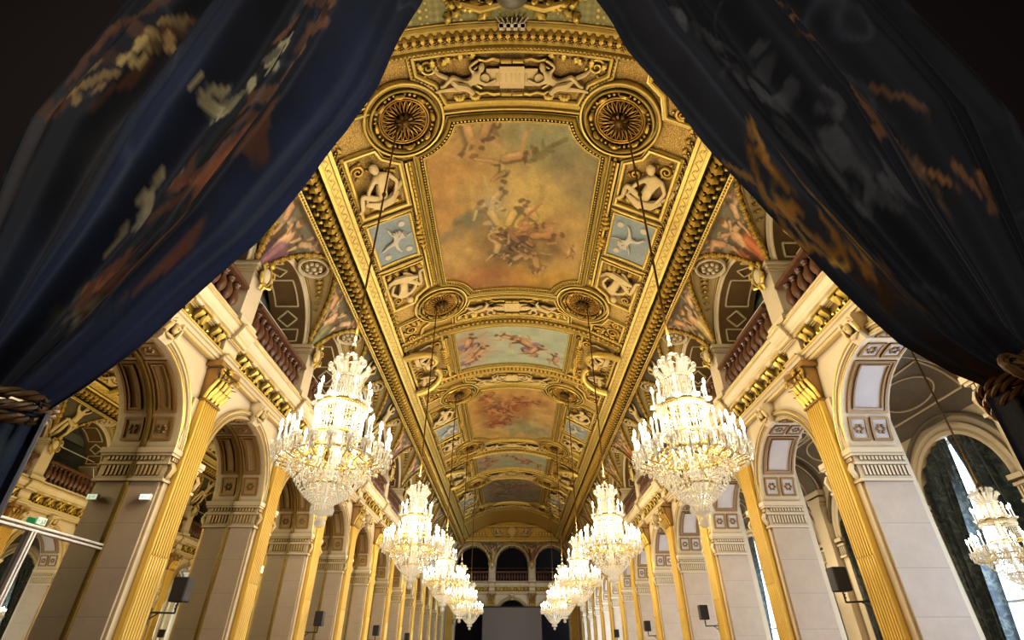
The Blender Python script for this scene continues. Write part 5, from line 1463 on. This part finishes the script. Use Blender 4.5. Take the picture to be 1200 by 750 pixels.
for side in (1,-1):
    for y in (10,18,26,34):
        lab=SPKL.format(pord(y,side),'right' if side>0 else 'left')
        loc=(side*6.02,y+.5,EYE+(1.22 if side>0 else 1.05))
        if spk is None: spk=make_speaker(lab); spk.location=loc; sp_first=True
        elif side>0: dup(spk,loc,0,lab)
        else: 
            q=dup(spk,loc,0,lab); q.scale=(-1,1,1)
# bracket plates reach the pilaster edge via the arm (local +x)
t=thing('exit_sign','lit white and green exit sign box on the first left pier','sign',(-W,9.72,3.98)); 
mb=MB(); mb.box(-.2,.2,-.05,.05,0,.2); bx=mb.build('housing',M['white_metal'],t,False)
mb=MB(); mb.box(-.19,.19,-.056,-.05,.012,.188); pl_=mb.build('lit_face',M['sign_white'],t,False)
mb=MB(); mb.add([(-.15,-.06,.1),(-.07,-.06,.16),(-.07,-.06,.12),(.02,-.06,.12),(.02,-.06,.08),(-.07,-.06,.08),(-.07,-.06,.04)],[(0,1,2,3,4,5,6)])
mb.ball((.1,-.058,.155),.016,8,5,(1,.2,1)); mb.tube([(.1,-.06,.13),(.09,-.06,.085),(.125,-.06,.05),(.12,-.06,.025)],.011,5); mb.tube([(.09,-.06,.085),(.06,-.06,.05),(.05,-.06,.025)],.011,5); mb.tube([(.14,-.06,.11),(.1,-.06,.125),(.065,-.06,.1)],.009,5)
mb.build('pictogram',M['sign_green'],t,False); t.location=(-W-.1,9.46,3.98); t.scale=(.46,.7,.5)
mb=MB()
t2=thing('exit_sign','green exit sign over the transom of the mirrored door','sign',(-W-.5,8.0,4.88-1.62))
mb.box(-.02,.02,-.2,.2,0,.16); mb.build('housing',M['sign_green'],t2,False); t2.scale=(.6,.42,.6)
mb=MB(); mb.box(.02,.025,.1,.17,.03,.13); mb.ball((.024,0,.125),.018,8,5,(.2,1,1)); mb.tube([(.024,0,.1),(.024,.01,.06),(.024,-.03,.02)],.013,5); mb.tube([(.024,.01,.06),(.024,.05,.03)],.012,5); mb.box(.02,.025,-.16,-.08,.06,.09); mb.build('pictogram',M['stucco'],t2,False)
t3=thing('notice_plate','small white plate with a black diagonal stroke on the first left pier','sign',(-W-.0,9.56,1.62))
mb=MB(); mb.box(-.1,.1,-.012,.0,0,.2); mb.build('plate',M['white_metal'],t3,False)
mb=MB(); mb.tube([(-.06,-.014,.03),(.07,-.014,.17)],.008,4); mb.tube([(-.05,-.014,.09),(-.06,-.014,.03),(.0,-.014,.03)],.008,4); mb.build('stroke',M['black'],t3,False)
t3.location=(-W-.12,9.5,1.62)

# ================================================================== LIGHT AND CAMERA
w=bpy.data.worlds.new('World'); bpy.context.scene.world=w; w.use_nodes=True; bg=w.node_tree.nodes['Background']; bg.inputs['Color'].default_value=(.62,.78,1,1); bg.inputs['Strength'].default_value=5.0
for b in BAYS:
    l=bpy.data.lights.new('window_daylight','AREA'); l.shape='RECTANGLE'; l.size=2.2; l.size_y=4.6; l.energy=WIN_W; l.color=(.58,.72,1)
    o=bpy.data.objects.new('window_daylight',l); COL.objects.link(o); o.location=(OX+.75,b,3.2); o.rotation_euler=(0,PI/2,0); o.rotation_euler=Matrix(((0,0,-1),(0,1,0),(1,0,0))).to_euler() if False else (0,PI/2,0)
l=bpy.data.lights.new('vestibule_fill','AREA'); l.size=2.0; l.energy=VEST_W; l.color=(1,.95,.88); o=bpy.data.objects.new('vestibule_fill',l); COL.objects.link(o); o.location=(-1.5,-3.2,6.5); o.rotation_euler=(math.radians(50),0,math.radians(-14))  # unseen fill light, added to brighten the camera side of the drapes
cam=bpy.data.cameras.new('camera'); cam.lens=18; cam.sensor_width=36; cam.sensor_fit='HORIZONTAL'; cam.clip_end=300; cam.clip_start=.05
co=bpy.data.objects.new('camera',cam); COL.objects.link(co); co.location=(0,0,EYE); co.rotation_euler=(math.radians(90+33.5),0,0); bpy.context.scene.camera=co
sc=bpy.context.scene
sc.view_settings.view_transform='Standard'; sc.view_settings.look='None'; sc.view_settings.exposure=EXPO
sc.cycles.use_denoising=True; sc.cycles.max_bounces=6; sc.cycles.diffuse_bounces=3; sc.cycles.glossy_bounces=4; sc.cycles.transparent_max_bounces=8
sc.cycles.sample_clamp_indirect=6; sc.cycles.sample_clamp_direct=0; sc.cycles.caustics_reflective=False; sc.cycles.caustics_refractive=False
